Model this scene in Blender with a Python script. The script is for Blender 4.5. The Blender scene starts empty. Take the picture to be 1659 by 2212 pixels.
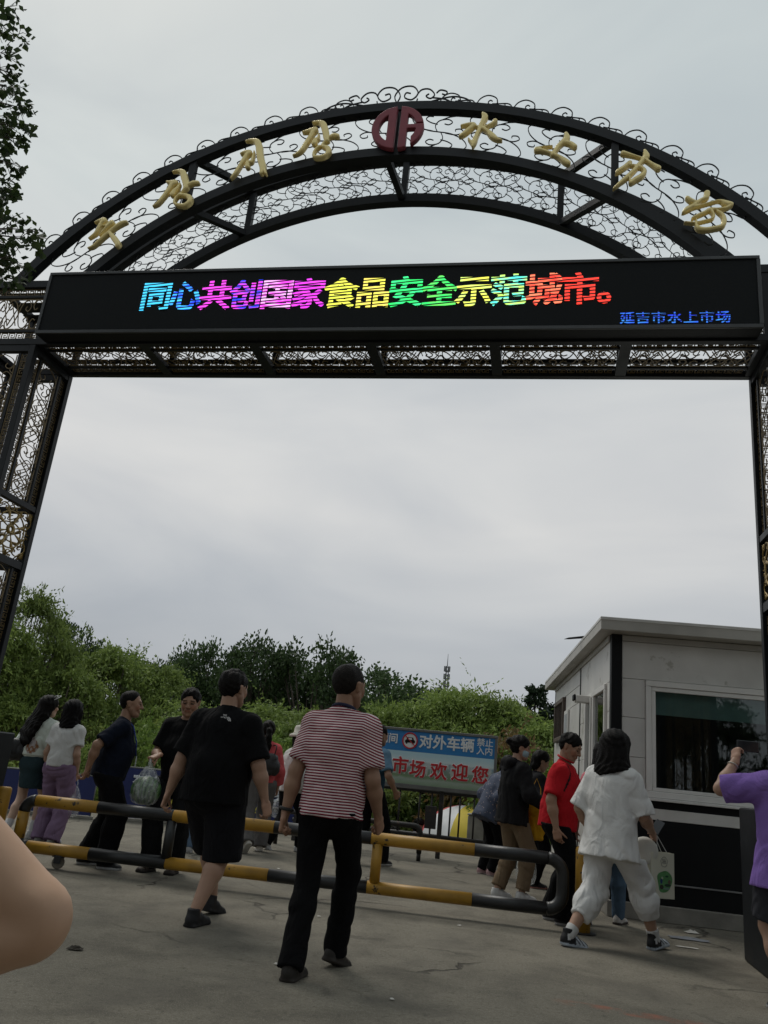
import bpy, bmesh, math, random
import numpy as np
from mathutils import Vector, Matrix, Euler
R = math.radians
scene = bpy.context.scene
COL = scene.collection

# ------------------------------------------------------------------ camera
CAM_H, PITCH, ROLL = 1.10, 18.1, 5.9
cd = bpy.data.cameras.new('camera')
cam = bpy.data.objects.new('camera', cd); COL.objects.link(cam)
cd.sensor_fit = 'VERTICAL'; cd.sensor_height = 24.0; cd.lens = 24.0 * 1725 / 2212
cd.clip_start = 0.05; cd.clip_end = 3000
fw = Vector((0, math.cos(R(PITCH)), math.sin(R(PITCH)))); rt = Vector((1, 0, 0)); up = rt.cross(fw)
rt2 = math.cos(R(ROLL)) * rt + math.sin(R(ROLL)) * up; up2 = -math.sin(R(ROLL)) * rt + math.cos(R(ROLL)) * up
cam.matrix_world = Matrix(((rt2.x, up2.x, -fw.x, 0), (rt2.y, up2.y, -fw.y, 0), (rt2.z, up2.z, -fw.z, CAM_H), (0, 0, 0, 1)))
scene.camera = cam

# ------------------------------------------------------------------ world: overcast sky
world = bpy.data.worlds.new('World'); scene.world = world; world.use_nodes = True
nt = world.node_tree; nt.nodes.clear()
def wn(t, **kw):
    n = nt.nodes.new(t)
    for k, v in kw.items(): setattr(n, k, v)
    return n
SUN_EL, SUN_AZ = 58, -35      # azimuth measured from +Y towards +X
sky = wn('ShaderNodeTexSky', sky_type='NISHITA', sun_disc=False, sun_elevation=R(SUN_EL), sun_rotation=R(SUN_AZ), air_density=1.5, dust_density=4.0)
tc = wn('ShaderNodeTexCoord')
mp = wn('ShaderNodeMapping'); mp.inputs['Scale'].default_value = (1.0, 1.2, 3.2); mp.inputs['Rotation'].default_value = (0.10, 0.16, 0.4)
nz = wn('ShaderNodeTexNoise'); nz.inputs['Scale'].default_value = 2.1; nz.inputs['Detail'].default_value = 5.0; nz.inputs['Roughness'].default_value = 0.48; nz.inputs['Distortion'].default_value = 0.5
rp = wn('ShaderNodeValToRGB')
e = rp.color_ramp.elements                    # cloud streaks: gentle multiplier
e[0].position = 0.30; e[0].color = (0.82, 0.84, 0.875, 1)
e[1].position = 0.72; e[1].color = (1.13, 1.11, 1.085, 1)
el_ = wn('ShaderNodeValToRGB'); q_ = el_.color_ramp.elements      # cloud deck by elevation
q_[0].position = 0.0; q_[0].color = (0.335, 0.355, 0.385, 1); q_[1].position = 1.0; q_[1].color = (0.41, 0.455, 0.462, 1)
for p_, c_ in ((0.12, (0.340, 0.362, 0.392)), (0.21, (0.395, 0.412, 0.432)), (0.31, (0.515, 0.517, 0.512)), (0.44, (0.50, 0.51, 0.508)), (0.60, (0.405, 0.450, 0.458))):
    k_ = q_.new(p_); k_.color = (*c_, 1)
sep = wn('ShaderNodeSeparateXYZ')
mul = wn('ShaderNodeMix', data_type='RGBA', blend_type='MULTIPLY'); mul.inputs['Factor'].default_value = 1.0
sc = wn('ShaderNodeMix', data_type='RGBA', blend_type='MULTIPLY'); sc.inputs['Factor'].default_value = 1.0; sc.inputs[7].default_value = (0.10, 0.10, 0.10, 1)
mx = wn('ShaderNodeMix', data_type='RGBA'); mx.inputs['Factor'].default_value = 0.93
bg = wn('ShaderNodeBackground'); bg.inputs['Strength'].default_value = 1.0
wo = wn('ShaderNodeOutputWorld')
L_ = nt.links.new
L_(tc.outputs['Generated'], mp.inputs['Vector']); L_(mp.outputs['Vector'], nz.inputs['Vector']); L_(nz.outputs['Fac'], rp.inputs['Fac'])
L_(tc.outputs['Generated'], sep.inputs['Vector']); wob = wn('ShaderNodeMath', operation='MULTIPLY_ADD'); wob.inputs[1].default_value = 0.16; nz2 = wn('ShaderNodeTexNoise'); nz2.inputs['Scale'].default_value = 1.3; nz2.inputs['Detail'].default_value = 3; L_(mp.outputs['Vector'], nz2.inputs['Vector'])
L_(nz2.outputs['Fac'], wob.inputs[0]); adz = wn('ShaderNodeMath', operation='ADD'); adz.inputs[1].default_value = -0.08; L_(sep.outputs['Z'], adz.inputs[0]); L_(adz.outputs[0], wob.inputs[2]); L_(wob.outputs[0], el_.inputs['Fac'])
L_(rp.outputs['Color'], mul.inputs[6]); L_(el_.outputs['Color'], mul.inputs[7])
L_(sky.outputs['Color'], sc.inputs[6])
L_(sc.outputs[2], mx.inputs[6]); L_(mul.outputs[2], mx.inputs[7]); L_(mx.outputs[2], bg.inputs['Color']); L_(bg.outputs['Background'], wo.inputs['Surface'])

# ------------------------------------------------------------------ sun behind the cloud
sd = bpy.data.lights.new('sun', 'SUN'); sd.energy = 1.15; sd.angle = R(25); sd.color = (1.0, 0.96, 0.90)
sun = bpy.data.objects.new('sun', sd); COL.objects.link(sun)
sdir = Vector((math.sin(R(SUN_AZ)) * math.cos(R(SUN_EL)), math.cos(R(SUN_AZ)) * math.cos(R(SUN_EL)), math.sin(R(SUN_EL))))
sun.rotation_euler = sdir.to_track_quat('Z', 'Y').to_euler(); sun.location = (0, 0, 30)
vs = scene.view_settings
vs.view_transform = 'Standard'; vs.look = 'None'; vs.gamma = 1.0; vs.exposure = 0.34; vs.use_curve_mapping = False
scene.render.engine = 'CYCLES'

# ------------------------------------------------------------------ materials
def nodes_of(name):
    m = bpy.data.materials.new(name); m.use_nodes = True
    t = m.node_tree; b = t.nodes['Principled BSDF']
    return m, t, b
def N(t, typ, **kw):
    n = t.nodes.new(typ)
    for k, v in kw.items(): setattr(n, k, v)
    return n
MATS = {}
def mat(name, col, rough=0.6, metal=0.0, var=0.15, vscale=6.0, bump=0.0, bscale=60.0, attr=None, spec=0.5, worn=None, wscale=9.0, wlo=0.62, rvar=0.0):
    """Principled with noise-varied colour; attr = name of a vertex colour; worn = colour of wear patches."""
    if name in MATS: return MATS[name]
    m, t, b = nodes_of(name); l = t.links.new
    tcn = N(t, 'ShaderNodeTexCoord')
    n1 = N(t, 'ShaderNodeTexNoise'); n1.inputs['Scale'].default_value = vscale; n1.inputs['Detail'].default_value = 6
    l(tcn.outputs['Object'], n1.inputs['Vector'])
    mr = N(t, 'ShaderNodeMapRange'); mr.inputs['From Min'].default_value = 0.25; mr.inputs['From Max'].default_value = 0.75
    mr.inputs['To Min'].default_value = 1 - var; mr.inputs['To Max'].default_value = 1 + var
    l(n1.outputs['Fac'], mr.inputs['Value'])
    mm = N(t, 'ShaderNodeMix', data_type='RGBA', blend_type='MULTIPLY'); mm.inputs['Factor'].default_value = 1.0
    if attr:
        a = N(t, 'ShaderNodeAttribute', attribute_name=attr); l(a.outputs['Color'], mm.inputs[6])
    else:
        mm.inputs[6].default_value = (*col, 1)
    l(mr.outputs['Result'], mm.inputs[7])
    out = mm.outputs[2]
    if worn:
        n2 = N(t, 'ShaderNodeTexNoise'); n2.inputs['Scale'].default_value = wscale; n2.inputs['Detail'].default_value = 9; n2.inputs['Roughness'].default_value = 0.65
        l(tcn.outputs['Object'], n2.inputs['Vector'])
        m2 = N(t, 'ShaderNodeMapRange'); m2.inputs['From Min'].default_value = wlo; m2.inputs['From Max'].default_value = wlo + 0.03
        l(n2.outputs['Fac'], m2.inputs['Value'])
        mw = N(t, 'ShaderNodeMix', data_type='RGBA'); l(m2.outputs['Result'], mw.inputs[0]); l(out, mw.inputs[6]); mw.inputs[7].default_value = (*worn, 1)
        out = mw.outputs[2]
    l(out, b.inputs['Base Color'])
    b.inputs['Roughness'].default_value = rough; b.inputs['Metallic'].default_value = metal
    b.inputs['Specular IOR Level'].default_value = spec
    if rvar:
        m3 = N(t, 'ShaderNodeMapRange'); m3.inputs['To Min'].default_value = rough - rvar; m3.inputs['To Max'].default_value = rough + rvar
        l(n1.outputs['Fac'], m3.inputs['Value']); l(m3.outputs['Result'], b.inputs['Roughness'])
    if bump:
        n3 = N(t, 'ShaderNodeTexNoise'); n3.inputs['Scale'].default_value = bscale; n3.inputs['Detail'].default_value = 4
        l(tcn.outputs['Object'], n3.inputs['Vector'])
        bp = N(t, 'ShaderNodeBump'); bp.inputs['Strength'].default_value = bump; bp.inputs['Distance'].default_value = 0.01
        l(n3.outputs['Fac'], bp.inputs['Height']); l(bp.outputs['Normal'], b.inputs['Normal'])
    MATS[name] = m
    return m
def emit_mat(name, c1, c2, freq=70.0, slope=0.12, strength=1.0, lit=0.60):
    """LED glyph: lit rows with dark gaps, slanting slightly."""
    if name in MATS: return MATS[name]
    m, t, b = nodes_of(name); l = t.links.new
    tcn = N(t, 'ShaderNodeTexCoord'); sp = N(t, 'ShaderNodeSeparateXYZ'); l(tcn.outputs['Object'], sp.inputs[0])
    ns = N(t, 'ShaderNodeTexNoise'); ns.inputs['Scale'].default_value = 5.0; ns.inputs['Detail'].default_value = 3
    mpn = N(t, 'ShaderNodeMapping'); mpn.inputs['Scale'].default_value = (1.0, 1.0, 9.0); l(tcn.outputs['Object'], mpn.inputs[0]); l(mpn.outputs[0], ns.inputs['Vector'])
    ma = N(t, 'ShaderNodeMath', operation='MULTIPLY_ADD'); l(sp.outputs['X'], ma.inputs[0]); ma.inputs[1].default_value = -slope; l(sp.outputs['Z'], ma.inputs[2])
    mb = N(t, 'ShaderNodeMath', operation='MULTIPLY'); l(ma.outputs[0], mb.inputs[0]); mb.inputs[1].default_value = freq
    fr = N(t, 'ShaderNodeMath', operation='FRACT'); l(mb.outputs[0], fr.inputs[0])
    lt = N(t, 'ShaderNodeMath', operation='LESS_THAN'); l(fr.outputs[0], lt.inputs[0]); lt.inputs[1].default_value = lit
    cr = N(t, 'ShaderNodeMapRange'); cr.inputs['From Min'].default_value = 0.44; cr.inputs['From Max'].default_value = 0.58; l(ns.outputs['Fac'], cr.inputs['Value'])
    mc = N(t, 'ShaderNodeMix', data_type='RGBA'); l(cr.outputs['Result'], mc.inputs[0]); mc.inputs[6].default_value = (*c1, 1); mc.inputs[7].default_value = (*c2, 1)
    b.inputs['Base Color'].default_value = (0.012, 0.014, 0.016, 1); b.inputs['Roughness'].default_value = 0.6
    l(mc.outputs[2], b.inputs['Emission Color'])
    ms = N(t, 'ShaderNodeMath', operation='MULTIPLY'); l(lt.outputs[0], ms.inputs[0]); ms.inputs[1].default_value = strength
    l(ms.outputs[0], b.inputs['Emission Strength'])
    MATS[name] = m
    return m
def glass_mat(name, col, rough=0.05, spec=0.6):
    if name in MATS: return MATS[name]
    m, t, b = nodes_of(name)
    b.inputs['Base Color'].default_value = (*col, 1); b.inputs['Roughness'].default_value = rough; b.inputs['Specular IOR Level'].default_value = spec
    b.inputs['Transmission Weight'].default_value = 0.75; b.inputs['IOR'].default_value = 1.45
    MATS[name] = m
    return m

M_iron = mat('black_iron_paint', (0.0075, 0.0095, 0.0115), 0.50, var=0.35, vscale=3, bump=0.05, bscale=40, rvar=0.12, spec=.28)
M_bronze = mat('bronze_scroll_paint', (0.155, 0.112, 0.050), 0.5, metal=0.3, var=0.4, vscale=20)
M_goldsc = mat('gold_medallion_paint', (0.26, 0.18, 0.055), 0.45, metal=0.4, var=0.4, vscale=15)
M_gold = mat('gold_letter_metal', (0.86, 0.71, 0.32), 0.33, metal=0.25, var=0.12, vscale=5, rvar=0.12)
M_maroon = mat('maroon_paint', (0.21, 0.036, 0.050), 0.55, var=0.2, vscale=5, bump=0.04)

# ------------------------------------------------------------------ mesh helpers
class MB:
    def __init__(s): s.v = []; s.f = []
    def add(s, vs_, fs_):
        o = len(s.v); s.v.extend([tuple(p) for p in vs_]); s.f.extend([tuple(i + o for i in f) for f in fs_]); return s
    def box(s, lo, hi, bev=0.0, M=None):
        x0, y0, z0 = lo; x1, y1, z1 = hi
        if bev <= 0:
            vs_ = [(x0, y0, z0), (x1, y0, z0), (x1, y1, z0), (x0, y1, z0), (x0, y0, z1), (x1, y0, z1), (x1, y1, z1), (x0, y1, z1)]
            fs_ = [(0, 3, 2, 1), (4, 5, 6, 7), (0, 1, 5, 4), (1, 2, 6, 5), (2, 3, 7, 6), (3, 0, 4, 7)]
        else:
            bm = bmesh.new(); bmesh.ops.create_cube(bm, size=1)
            for v in bm.verts: v.co = Vector(((x0 + x1) / 2 + v.co.x * (x1 - x0), (y0 + y1) / 2 + v.co.y * (y1 - y0), (z0 + z1) / 2 + v.co.z * (z1 - z0)))
            bmesh.ops.bevel(bm, geom=bm.edges[:], offset=bev, segments=1, affect='EDGES')
            bm.verts.index_update(); vs_ = [v.co[:] for v in bm.verts]; fs_ = [[v.index for v in f.verts] for f in bm.faces]; bm.free()
        if M: vs_ = [(M @ Vector(p))[:] for p in vs_]
        return s.add(vs_, fs_)
    def tube(s, pts, r, n=8, cap=True, flat=1.0, upv=None):
        pts = [Vector(p) for p in pts]; k = len(pts)
        rs = r if isinstance(r, (list, tuple)) else [r] * k
        vs_ = []; prev = None
        for i, p in enumerate(pts):
            d = (pts[min(i + 1, k - 1)] - pts[max(i - 1, 0)]);
            if d.length < 1e-9: d = Vector((0, 0, 1))
            d.normalize()
            if prev is None:
                a = Vector(upv) if upv else (Vector((0, 0, 1)) if abs(d.z) < 0.9 else Vector((1, 0, 0)))
                u = d.cross(a).normalized()
            else:
                u = (prev - d * prev.dot(d))
                u = u.normalized() if u.length > 1e-6 else d.orthogonal().normalized()
            prev = u; w = d.cross(u)
            for j in range(n):
                an = 2 * math.pi * (j + 0.5) / n
                vs_.append(p + (u * math.cos(an) + w * math.sin(an) * flat) * rs[i])
        fs_ = []
        for i in range(k - 1):
            for j in range(n):
                a = i * n + j; b = i * n + (j + 1) % n
                fs_.append((a, b, b + n, a + n))
        if cap:
            fs_.append(tuple(range(n - 1, -1, -1))); fs_.append(tuple(range((k - 1) * n, k * n)))
        return s.add(vs_, fs_)
    def lathe(s, prof, n=16, c=(0, 0, 0)):
        vs_ = []
        for r, z in prof:
            for j in range(n):
                a = 2 * math.pi * j / n; vs_.append((c[0] + r * math.cos(a), c[1] + r * math.sin(a), c[2] + z))
        fs_ = [(i * n + j, i * n + (j + 1) % n, (i + 1) * n + (j + 1) % n, (i + 1) * n + j) for i in range(len(prof) - 1) for j in range(n)]
        fs_.append(tuple(range(n - 1, -1, -1))); fs_.append(tuple(range((len(prof) - 1) * n, len(prof) * n)))
        return s.add(vs_, fs_)
    def prism(s, poly, y0, y1):
        """polygon in xz, extruded in y"""
        n = len(poly)
        vs_ = [(x, y0, z) for x, z in poly] + [(x, y1, z) for x, z in poly]
        fs_ = [tuple(range(n)), tuple(range(2 * n - 1, n - 1, -1))] + [(i, i + n, (i + 1) % n + n, (i + 1) % n) for i in range(n)]
        return s.add(vs_, fs_)
    def mesh(s, name, smooth=False, fix=False):
        m = bpy.data.meshes.new(name); m.from_pydata(s.v, [], s.f)
        if fix:
            bm = bmesh.new(); bm.from_mesh(m); bmesh.ops.recalc_face_normals(bm, faces=bm.faces[:]); bm.to_mesh(m); bm.free()
        if smooth: m.polygons.foreach_set('use_smooth', [True] * len(m.polygons))
        m.update(); return m
    def build(s, name, m, parent=None, smooth=False, loc=None, fix=False):
        return obj(name, s.mesh(name, smooth, fix), m, parent, loc)
def obj(name, me, m, parent=None, loc=None):
    o = bpy.data.objects.new(name, me); COL.objects.link(o)
    if m is not None and len(me.materials) == 0: me.materials.append(m)
    if parent: o.parent = parent
    if loc: o.location = loc
    return o
def tag(o, label=None, cat=None, group=None, kind=None):
    if label: o['label'] = label
    if cat: o['category'] = cat
    if group: o['group'] = group
    if kind: o['kind'] = kind
    return o
def thing(name, label, cat, loc=(0, 0, 0), rotz=0.0, group=None):
    o = bpy.data.objects.new(name, None); COL.objects.link(o); o.empty_display_size = 0.1
    o.location = loc; o.rotation_euler = (0, 0, rotz)
    return tag(o, label, cat, group)
def copy_tree(o, parent=None):
    c = o.copy(); COL.objects.link(c); c.parent = parent
    for ch in list(o.children): copy_tree(ch, c)
    return c
def spline(pts, n=8, closed=False):
    """Catmull-Rom through points (any dimension)"""
    P = [np.array(p, float) for p in pts]; out = []
    m = len(P)
    for i in range(m - 1):
        p0 = P[max(i - 1, 0)]; p1 = P[i]; p2 = P[i + 1]; p3 = P[min(i + 2, m - 1)]
        for j in range(n):
            t = j / n
            out.append(0.5 * ((2 * p1) + (-p0 + p2) * t + (2 * p0 - 5 * p1 + 4 * p2 - p3) * t * t + (-p0 + 3 * p1 - 3 * p2 + p3) * t ** 3))
    out.append(P[-1]); return out
def text_mesh(s, size, bold=0.0, extrude=0.002, name='lettering', align='CENTER'):
    c = bpy.data.curves.new('t', 'FONT'); c.body = s; c.size = size; c.bevel_depth = bold; c.bevel_resolution = 0; c.extrude = extrude
    c.align_x = align; c.align_y = 'CENTER'; c.resolution_u = 3
    o = bpy.data.objects.new('t', c); COL.objects.link(o)
    dg = bpy.context.evaluated_depsgraph_get(); m = bpy.data.meshes.new_from_object(o.evaluated_get(dg))
    bpy.data.objects.remove(o); bpy.data.curves.remove(c); m.materials.clear(); m.name = name
    # lay upright: x right, z up, facing -y
    if bold > 0: m.transform(Matrix.Diagonal((1, 1, .12, 1)))
    m.transform(Matrix.Rotation(R(90), 4, 'X')); return m

# ------------------------------------------------------------------ signed distance fields -> smooth meshes
class Field:
    def __init__(s, lo, hi, vox):
        s.lo = np.array(lo, np.float32); s.vox = vox
        s.n = np.maximum(3, np.ceil((np.array(hi) - np.array(lo)) / vox).astype(int) + 1)
        s.d = np.full(s.n, 0.5, np.float32)
    def region(s, lo, hi):
        a = np.clip(np.floor((np.array(lo) - s.lo) / s.vox).astype(int), 0, s.n); b = np.clip(np.ceil((np.array(hi) - s.lo) / s.vox).astype(int) + 1, 0, s.n)
        if (b <= a).any(): return None, None
        sl = tuple(slice(a[i], b[i]) for i in range(3))
        g = [s.lo[i] + s.vox * np.arange(a[i], b[i], dtype=np.float32) for i in range(3)]
        return sl, np.meshgrid(*g, indexing='ij', sparse=True)
    def add(s, pr, k=0.02, sub=False):
        a, b, ra, rb, side, clips = pr
        m = max(max(ra), max(rb)) + k + 0.03
        lo = np.minimum(a, b) - m; hi = np.maximum(a, b) + m
        sl, g = s.region(lo, hi)
        if sl is None: return s
        v = ecap_eval(pr, g)
        old = s.d[sl]
        if sub:
            s.d[sl] = np.maximum(old, -v) if k <= 0 else -smin(-old, v, k)
        else:
            s.d[sl] = np.minimum(old, v) if k <= 0 else smin(old, v, k)
        return s
    def grid(s):
        g = [s.lo[i] + s.vox * np.arange(s.n[i], dtype=np.float32) for i in range(3)]
        return np.meshgrid(*g, indexing='ij', sparse=True)
    def clip(s, p, nrm):
        x, y, z = s.grid(); nrm = np.array(nrm, float); nrm /= np.linalg.norm(nrm)
        s.d = np.maximum(s.d, ((x - p[0]) * nrm[0] + (y - p[1]) * nrm[1] + (z - p[2]) * nrm[2]).astype(np.float32)); return s
    def mesh(s): return surface_nets(s.d, s.lo, s.vox)
def smin(a, b, k):
    h = np.clip(0.5 + 0.5 * (b - a) / k, 0, 1); return b * (1 - h) + a * h - k * h * (1 - h)
def P(a, b, ra, rb=None, side=(1, 0, 0), clips=()):
    a = np.array(a, float); b = np.array(b, float)
    ra = ra if isinstance(ra, tuple) else (ra, ra); rb = ra if rb is None else (rb if isinstance(rb, tuple) else (rb, rb))
    return (a, b, ra, rb, np.array(side, float), clips)
def ecap_eval(pr, g):
    a, b, ra, rb, side, clips = pr
    x, y, z = g
    ax = b - a; Ln = np.linalg.norm(ax)
    if Ln < 1e-6: ax = np.array([0, 0, 1.]); Ln = 1e-6
    ax = ax / np.linalg.norm(ax)
    sd_ = side - ax * side.dot(ax)
    if np.linalg.norm(sd_) < 1e-4: sd_ = np.cross(ax, [0.3, 0.9, 0.1])
    sd_ /= np.linalg.norm(sd_); fd = np.cross(ax, sd_)
    px, py, pz = x - a[0], y - a[1], z - a[2]
    h = px * ax[0] + py * ax[1] + pz * ax[2]
    t = np.clip(h / Ln, 0, 1); dz = h - t * Ln
    u = px * sd_[0] + py * sd_[1] + pz * sd_[2]; w = px * fd[0] + py * fd[1] + pz * fd[2]
    rx = ra[0] + (rb[0] - ra[0]) * t; ry = ra[1] + (rb[1] - ra[1]) * t; rm = np.minimum(rx, ry)
    v = (np.sqrt((u / rx) ** 2 + (w / ry) ** 2 + (dz / rm) ** 2) - 1) * rm
    for p, nrm in clips:
        v = np.maximum(v, (x - p[0]) * nrm[0] + (y - p[1]) * nrm[1] + (z - p[2]) * nrm[2])
    return v.astype(np.float32)
_OFF = np.array([[0,0,0],[1,0,0],[0,1,0],[1,1,0],[0,0,1],[1,0,1],[0,1,1],[1,1,1]])
_EDG = [(0,1),(2,3),(4,5),(6,7),(0,2),(1,3),(4,6),(5,7),(0,4),(1,5),(2,6),(3,7)]
def surface_nets(d, lo, vox):
    d = d.copy(); d[0] = d[-1] = 0.5; d[:, 0] = d[:, -1] = 0.5; d[:, :, 0] = d[:, :, -1] = 0.5
    s = d < 0; n = np.array(s.shape)
    cnt = np.zeros(n - 1, np.int8)
    for o in _OFF: cnt += s[o[0]:n[0]-1+o[0], o[1]:n[1]-1+o[1], o[2]:n[2]-1+o[2]]
    act = (cnt > 0) & (cnt < 8); idx = np.argwhere(act)
    if len(idx) == 0: return np.zeros((0, 3)), np.zeros((0, 4), int)
    ids = np.full(n - 1, -1, np.int64); ids[act] = np.arange(len(idx))
    V = [d[tuple((idx + o).T)] for o in _OFF]
    acc = np.zeros((len(idx), 3)); c = np.zeros(len(idx))
    for a, b in _EDG:
        m = (V[a] < 0) != (V[b] < 0); t = V[a][m] / (V[a][m] - V[b][m])
        acc[m] += _OFF[a] + t[:, None] * (_OFF[b] - _OFF[a]); c[m] += 1
    verts = np.asarray(lo) + vox * (idx + acc / c[:, None])
    F = []
    for ax in range(3):
        o1, o2 = [(1, 2), (2, 0), (0, 1)][ax]
        sa = [slice(None)] * 3; sb = [slice(None)] * 3; sa[ax] = slice(0, -1); sb[ax] = slice(1, None)
        A = s[tuple(sa)]; B = s[tuple(sb)]
        e_ = np.argwhere(A != B)
        e_ = e_[(e_[:, o1] > 0) & (e_[:, o2] > 0) & (e_[:, o1] < n[o1] - 1) & (e_[:, o2] < n[o2] - 1)]
        u1 = np.zeros(3, int); u1[o1] = 1; u2 = np.zeros(3, int); u2[o2] = 1
        q = np.stack([ids[tuple((e_ - u1 - u2).T)], ids[tuple((e_ - u2).T)], ids[tuple(e_.T)], ids[tuple((e_ - u1).T)]], 1)
        fl = ~A[tuple(e_.T)]
        q[fl] = q[fl][:, ::-1]
        F.append(q)
    return verts, np.concatenate(F)
def np_mesh(name, v, f, col=None, smooth=True):
    m = bpy.data.meshes.new(name); f = np.asarray(f)
    m.vertices.add(len(v)); m.vertices.foreach_set('co', np.asarray(v, np.float32).ravel())
    k = f.shape[1]; m.loops.add(f.size); m.loops.foreach_set('vertex_index', f.ravel().astype(np.int32))
    m.polygons.add(len(f)); m.polygons.foreach_set('loop_start', np.arange(0, f.size, k, dtype=np.int32))
    m.update(calc_edges=True); m.validate()
    if smooth: m.polygons.foreach_set('use_smooth', np.ones(len(m.polygons), bool))
    if col is not None:
        a = m.color_attributes.new('Col', 'FLOAT_COLOR', 'POINT')
        c = np.ones((len(v), 4), np.float32); c[:, :3] = col; a.data.foreach_set('color', c.ravel())
    return m
# ------------------------------------------------------------------ ground
def ground_material():
    m, t, b = nodes_of('worn_asphalt'); l = t.links.new
    tcn = N(t, 'ShaderNodeTexCoord'); co = tcn.outputs['Object']
    def noise(scale, detail=6, rough=0.6, vec=None, dist=0.0):
        n = N(t, 'ShaderNodeTexNoise'); n.inputs['Scale'].default_value = scale; n.inputs['Detail'].default_value = detail; n.inputs['Roughness'].default_value = rough; n.inputs['Distortion'].default_value = dist
        l(vec or co, n.inputs['Vector']); return n.outputs['Fac']
    def rng(x, a, b_, c=0.0, d=1.0):
        n = N(t, 'ShaderNodeMapRange'); n.inputs['From Min'].default_value = a; n.inputs['From Max'].default_value = b_; n.inputs['To Min'].default_value = c; n.inputs['To Max'].default_value = d
        l(x, n.inputs['Value']); return n.outputs['Result']
    def mix(f, a, b_, bl='MIX'):
        n = N(t, 'ShaderNodeMix', data_type='RGBA', blend_type=bl)
        for s_, v in ((0, f), (6, a), (7, b_)):
            if hasattr(v, 'links'): l(v, n.inputs[s_])
            else: n.inputs[s_].default_value = v if s_ == 0 else (*v, 1)
        return n.outputs[2]
    def mth(op, a, b_=None):
        n = N(t, 'ShaderNodeMath', operation=op)
        for i, v in enumerate((a, b_)):
            if v is None: continue
            if hasattr(v, 'links'): l(v, n.inputs[i])
            else: n.inputs[i].default_value = v
        return n.outputs[0]
    big = noise(0.35, 5, 0.55); mid = noise(2.2, 7, 0.62, dist=0.4); fine = noise(48, 5, 0.75); grit = noise(150, 3, 0.7)
    c = mix(rng(big, 0.35, 0.65), (0.200, 0.183, 0.143), (0.275, 0.250, 0.195))
    c = mix(rng(mid, 0.44, 0.66), c, (0.130, 0.118, 0.092))
    c = mix(rng(fine, 0.30, 0.68, 0.0, 0.75), c, (0.105, 0.095, 0.077))
    c = mix(rng(grit, 0.56, 0.66, 0.0, 0.8), c, (0.36, 0.34, 0.29)); c = mix(rng(noise(19, 6, .75), 0.55, 0.66, 0.0, 0.65), c, (0.080, 0.072, 0.058)); c = mix(rng(noise(95, 3, .8), 0.60, 0.68, 0.0, 0.75), c, (0.060, 0.054, 0.044))
    # oily wheel stains
    st = noise(0.9, 4, 0.5, dist=1.2); c = mix(rng(st, 0.54, 0.72, 0.0, 0.7), c, (0.105, 0.096, 0.080))
    # cracks
    wv = N(t, 'ShaderNodeTexNoise'); wv.inputs['Scale'].default_value = 3.0; wv.inputs['Detail'].default_value = 5; l(co, wv.inputs['Vector'])
    ad = N(t, 'ShaderNodeMix', data_type='RGBA', blend_type='LINEAR_LIGHT'); ad.inputs[0].default_value = 0.16; l(co, ad.inputs[6]); l(wv.outputs['Color'], ad.inputs[7])
    vo = N(t, 'ShaderNodeTexVoronoi', feature='DISTANCE_TO_EDGE'); vo.inputs['Scale'].default_value = 0.62; l(ad.outputs[2], vo.inputs['Vector'])
    ck = mth('MULTIPLY', rng(vo.outputs['Distance'], 0.004, 0.010, 1.0, 0.0), rng(noise(0.5, 3), 0.50, 0.58))
    c = mix(mth('MULTIPLY', ck, 0.75), c, (0.045, 0.040, 0.033))
    # worn red paint line near the gate post
    sp = N(t, 'ShaderNodeSeparateXYZ'); l(co, sp.inputs[0])
    A0, A1 = (1.24, 5.05), (2.40, 4.72)
    dx, dy = A1[0] - A0[0], A1[1] - A0[1]; ln = math.hypot(dx, dy); nx, ny = -dy / ln, dx / ln
    dd = mth('ABSOLUTE', mth('ADD', mth('MULTIPLY', mth('SUBTRACT', sp.outputs['X'], A0[0]), nx), mth('MULTIPLY', mth('SUBTRACT', sp.outputs['Y'], A0[1]), ny)))
    lm = mth('MULTIPLY', rng(dd, 0.045, 0.075, 1.0, 0.0), rng(sp.outputs['X'], 1.20, 1.35))
    lm = mth('MULTIPLY', lm, rng(noise(7, 6, 0.7), 0.44, 0.68, 0.0, 0.7))
    c = mix(lm, c, (0.36, 0.105, 0.06))
    l(c, b.inputs['Base Color']); b.inputs['Roughness'].default_value = 0.93; b.inputs['Specular IOR Level'].default_value = 0.25
    h = mth('SUBTRACT', mth('ADD', mth('MULTIPLY', fine, 0.5), mth('ADD', mth('MULTIPLY', grit, 0.45), mth('MULTIPLY', mid, 0.8))), mth('MULTIPLY', ck, 1.5))
    bp = N(t, 'ShaderNodeBump'); bp.inputs['Strength'].default_value = 0.8; bp.inputs['Distance'].default_value = 0.016; l(h, bp.inputs['Height']); l(bp.outputs['Normal'], b.inputs['Normal'])
    return m
M_ground = ground_material()
M_earth = mat('grassy_earth', (0.045, 0.055, 0.022), 0.95, var=0.5, vscale=0.8, bump=0.5, bscale=8)
mb = MB()
ys = [-120, -10, 0, 5, 10, 15.9]; xs = [-120, -20, -8, 0, 8, 20, 120]
vs_ = [(x, y, 0) for y in ys for x in xs]; w_ = len(xs)
mb.add(vs_, [(j * w_ + i, j * w_ + i + 1, (j + 1) * w_ + i + 1, (j + 1) * w_ + i) for j in range(len(ys) - 1) for i in range(w_ - 1)])
tag(mb.build('ground', M_ground), kind='structure')
mb = MB(); rng_ = random.Random(3)
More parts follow.
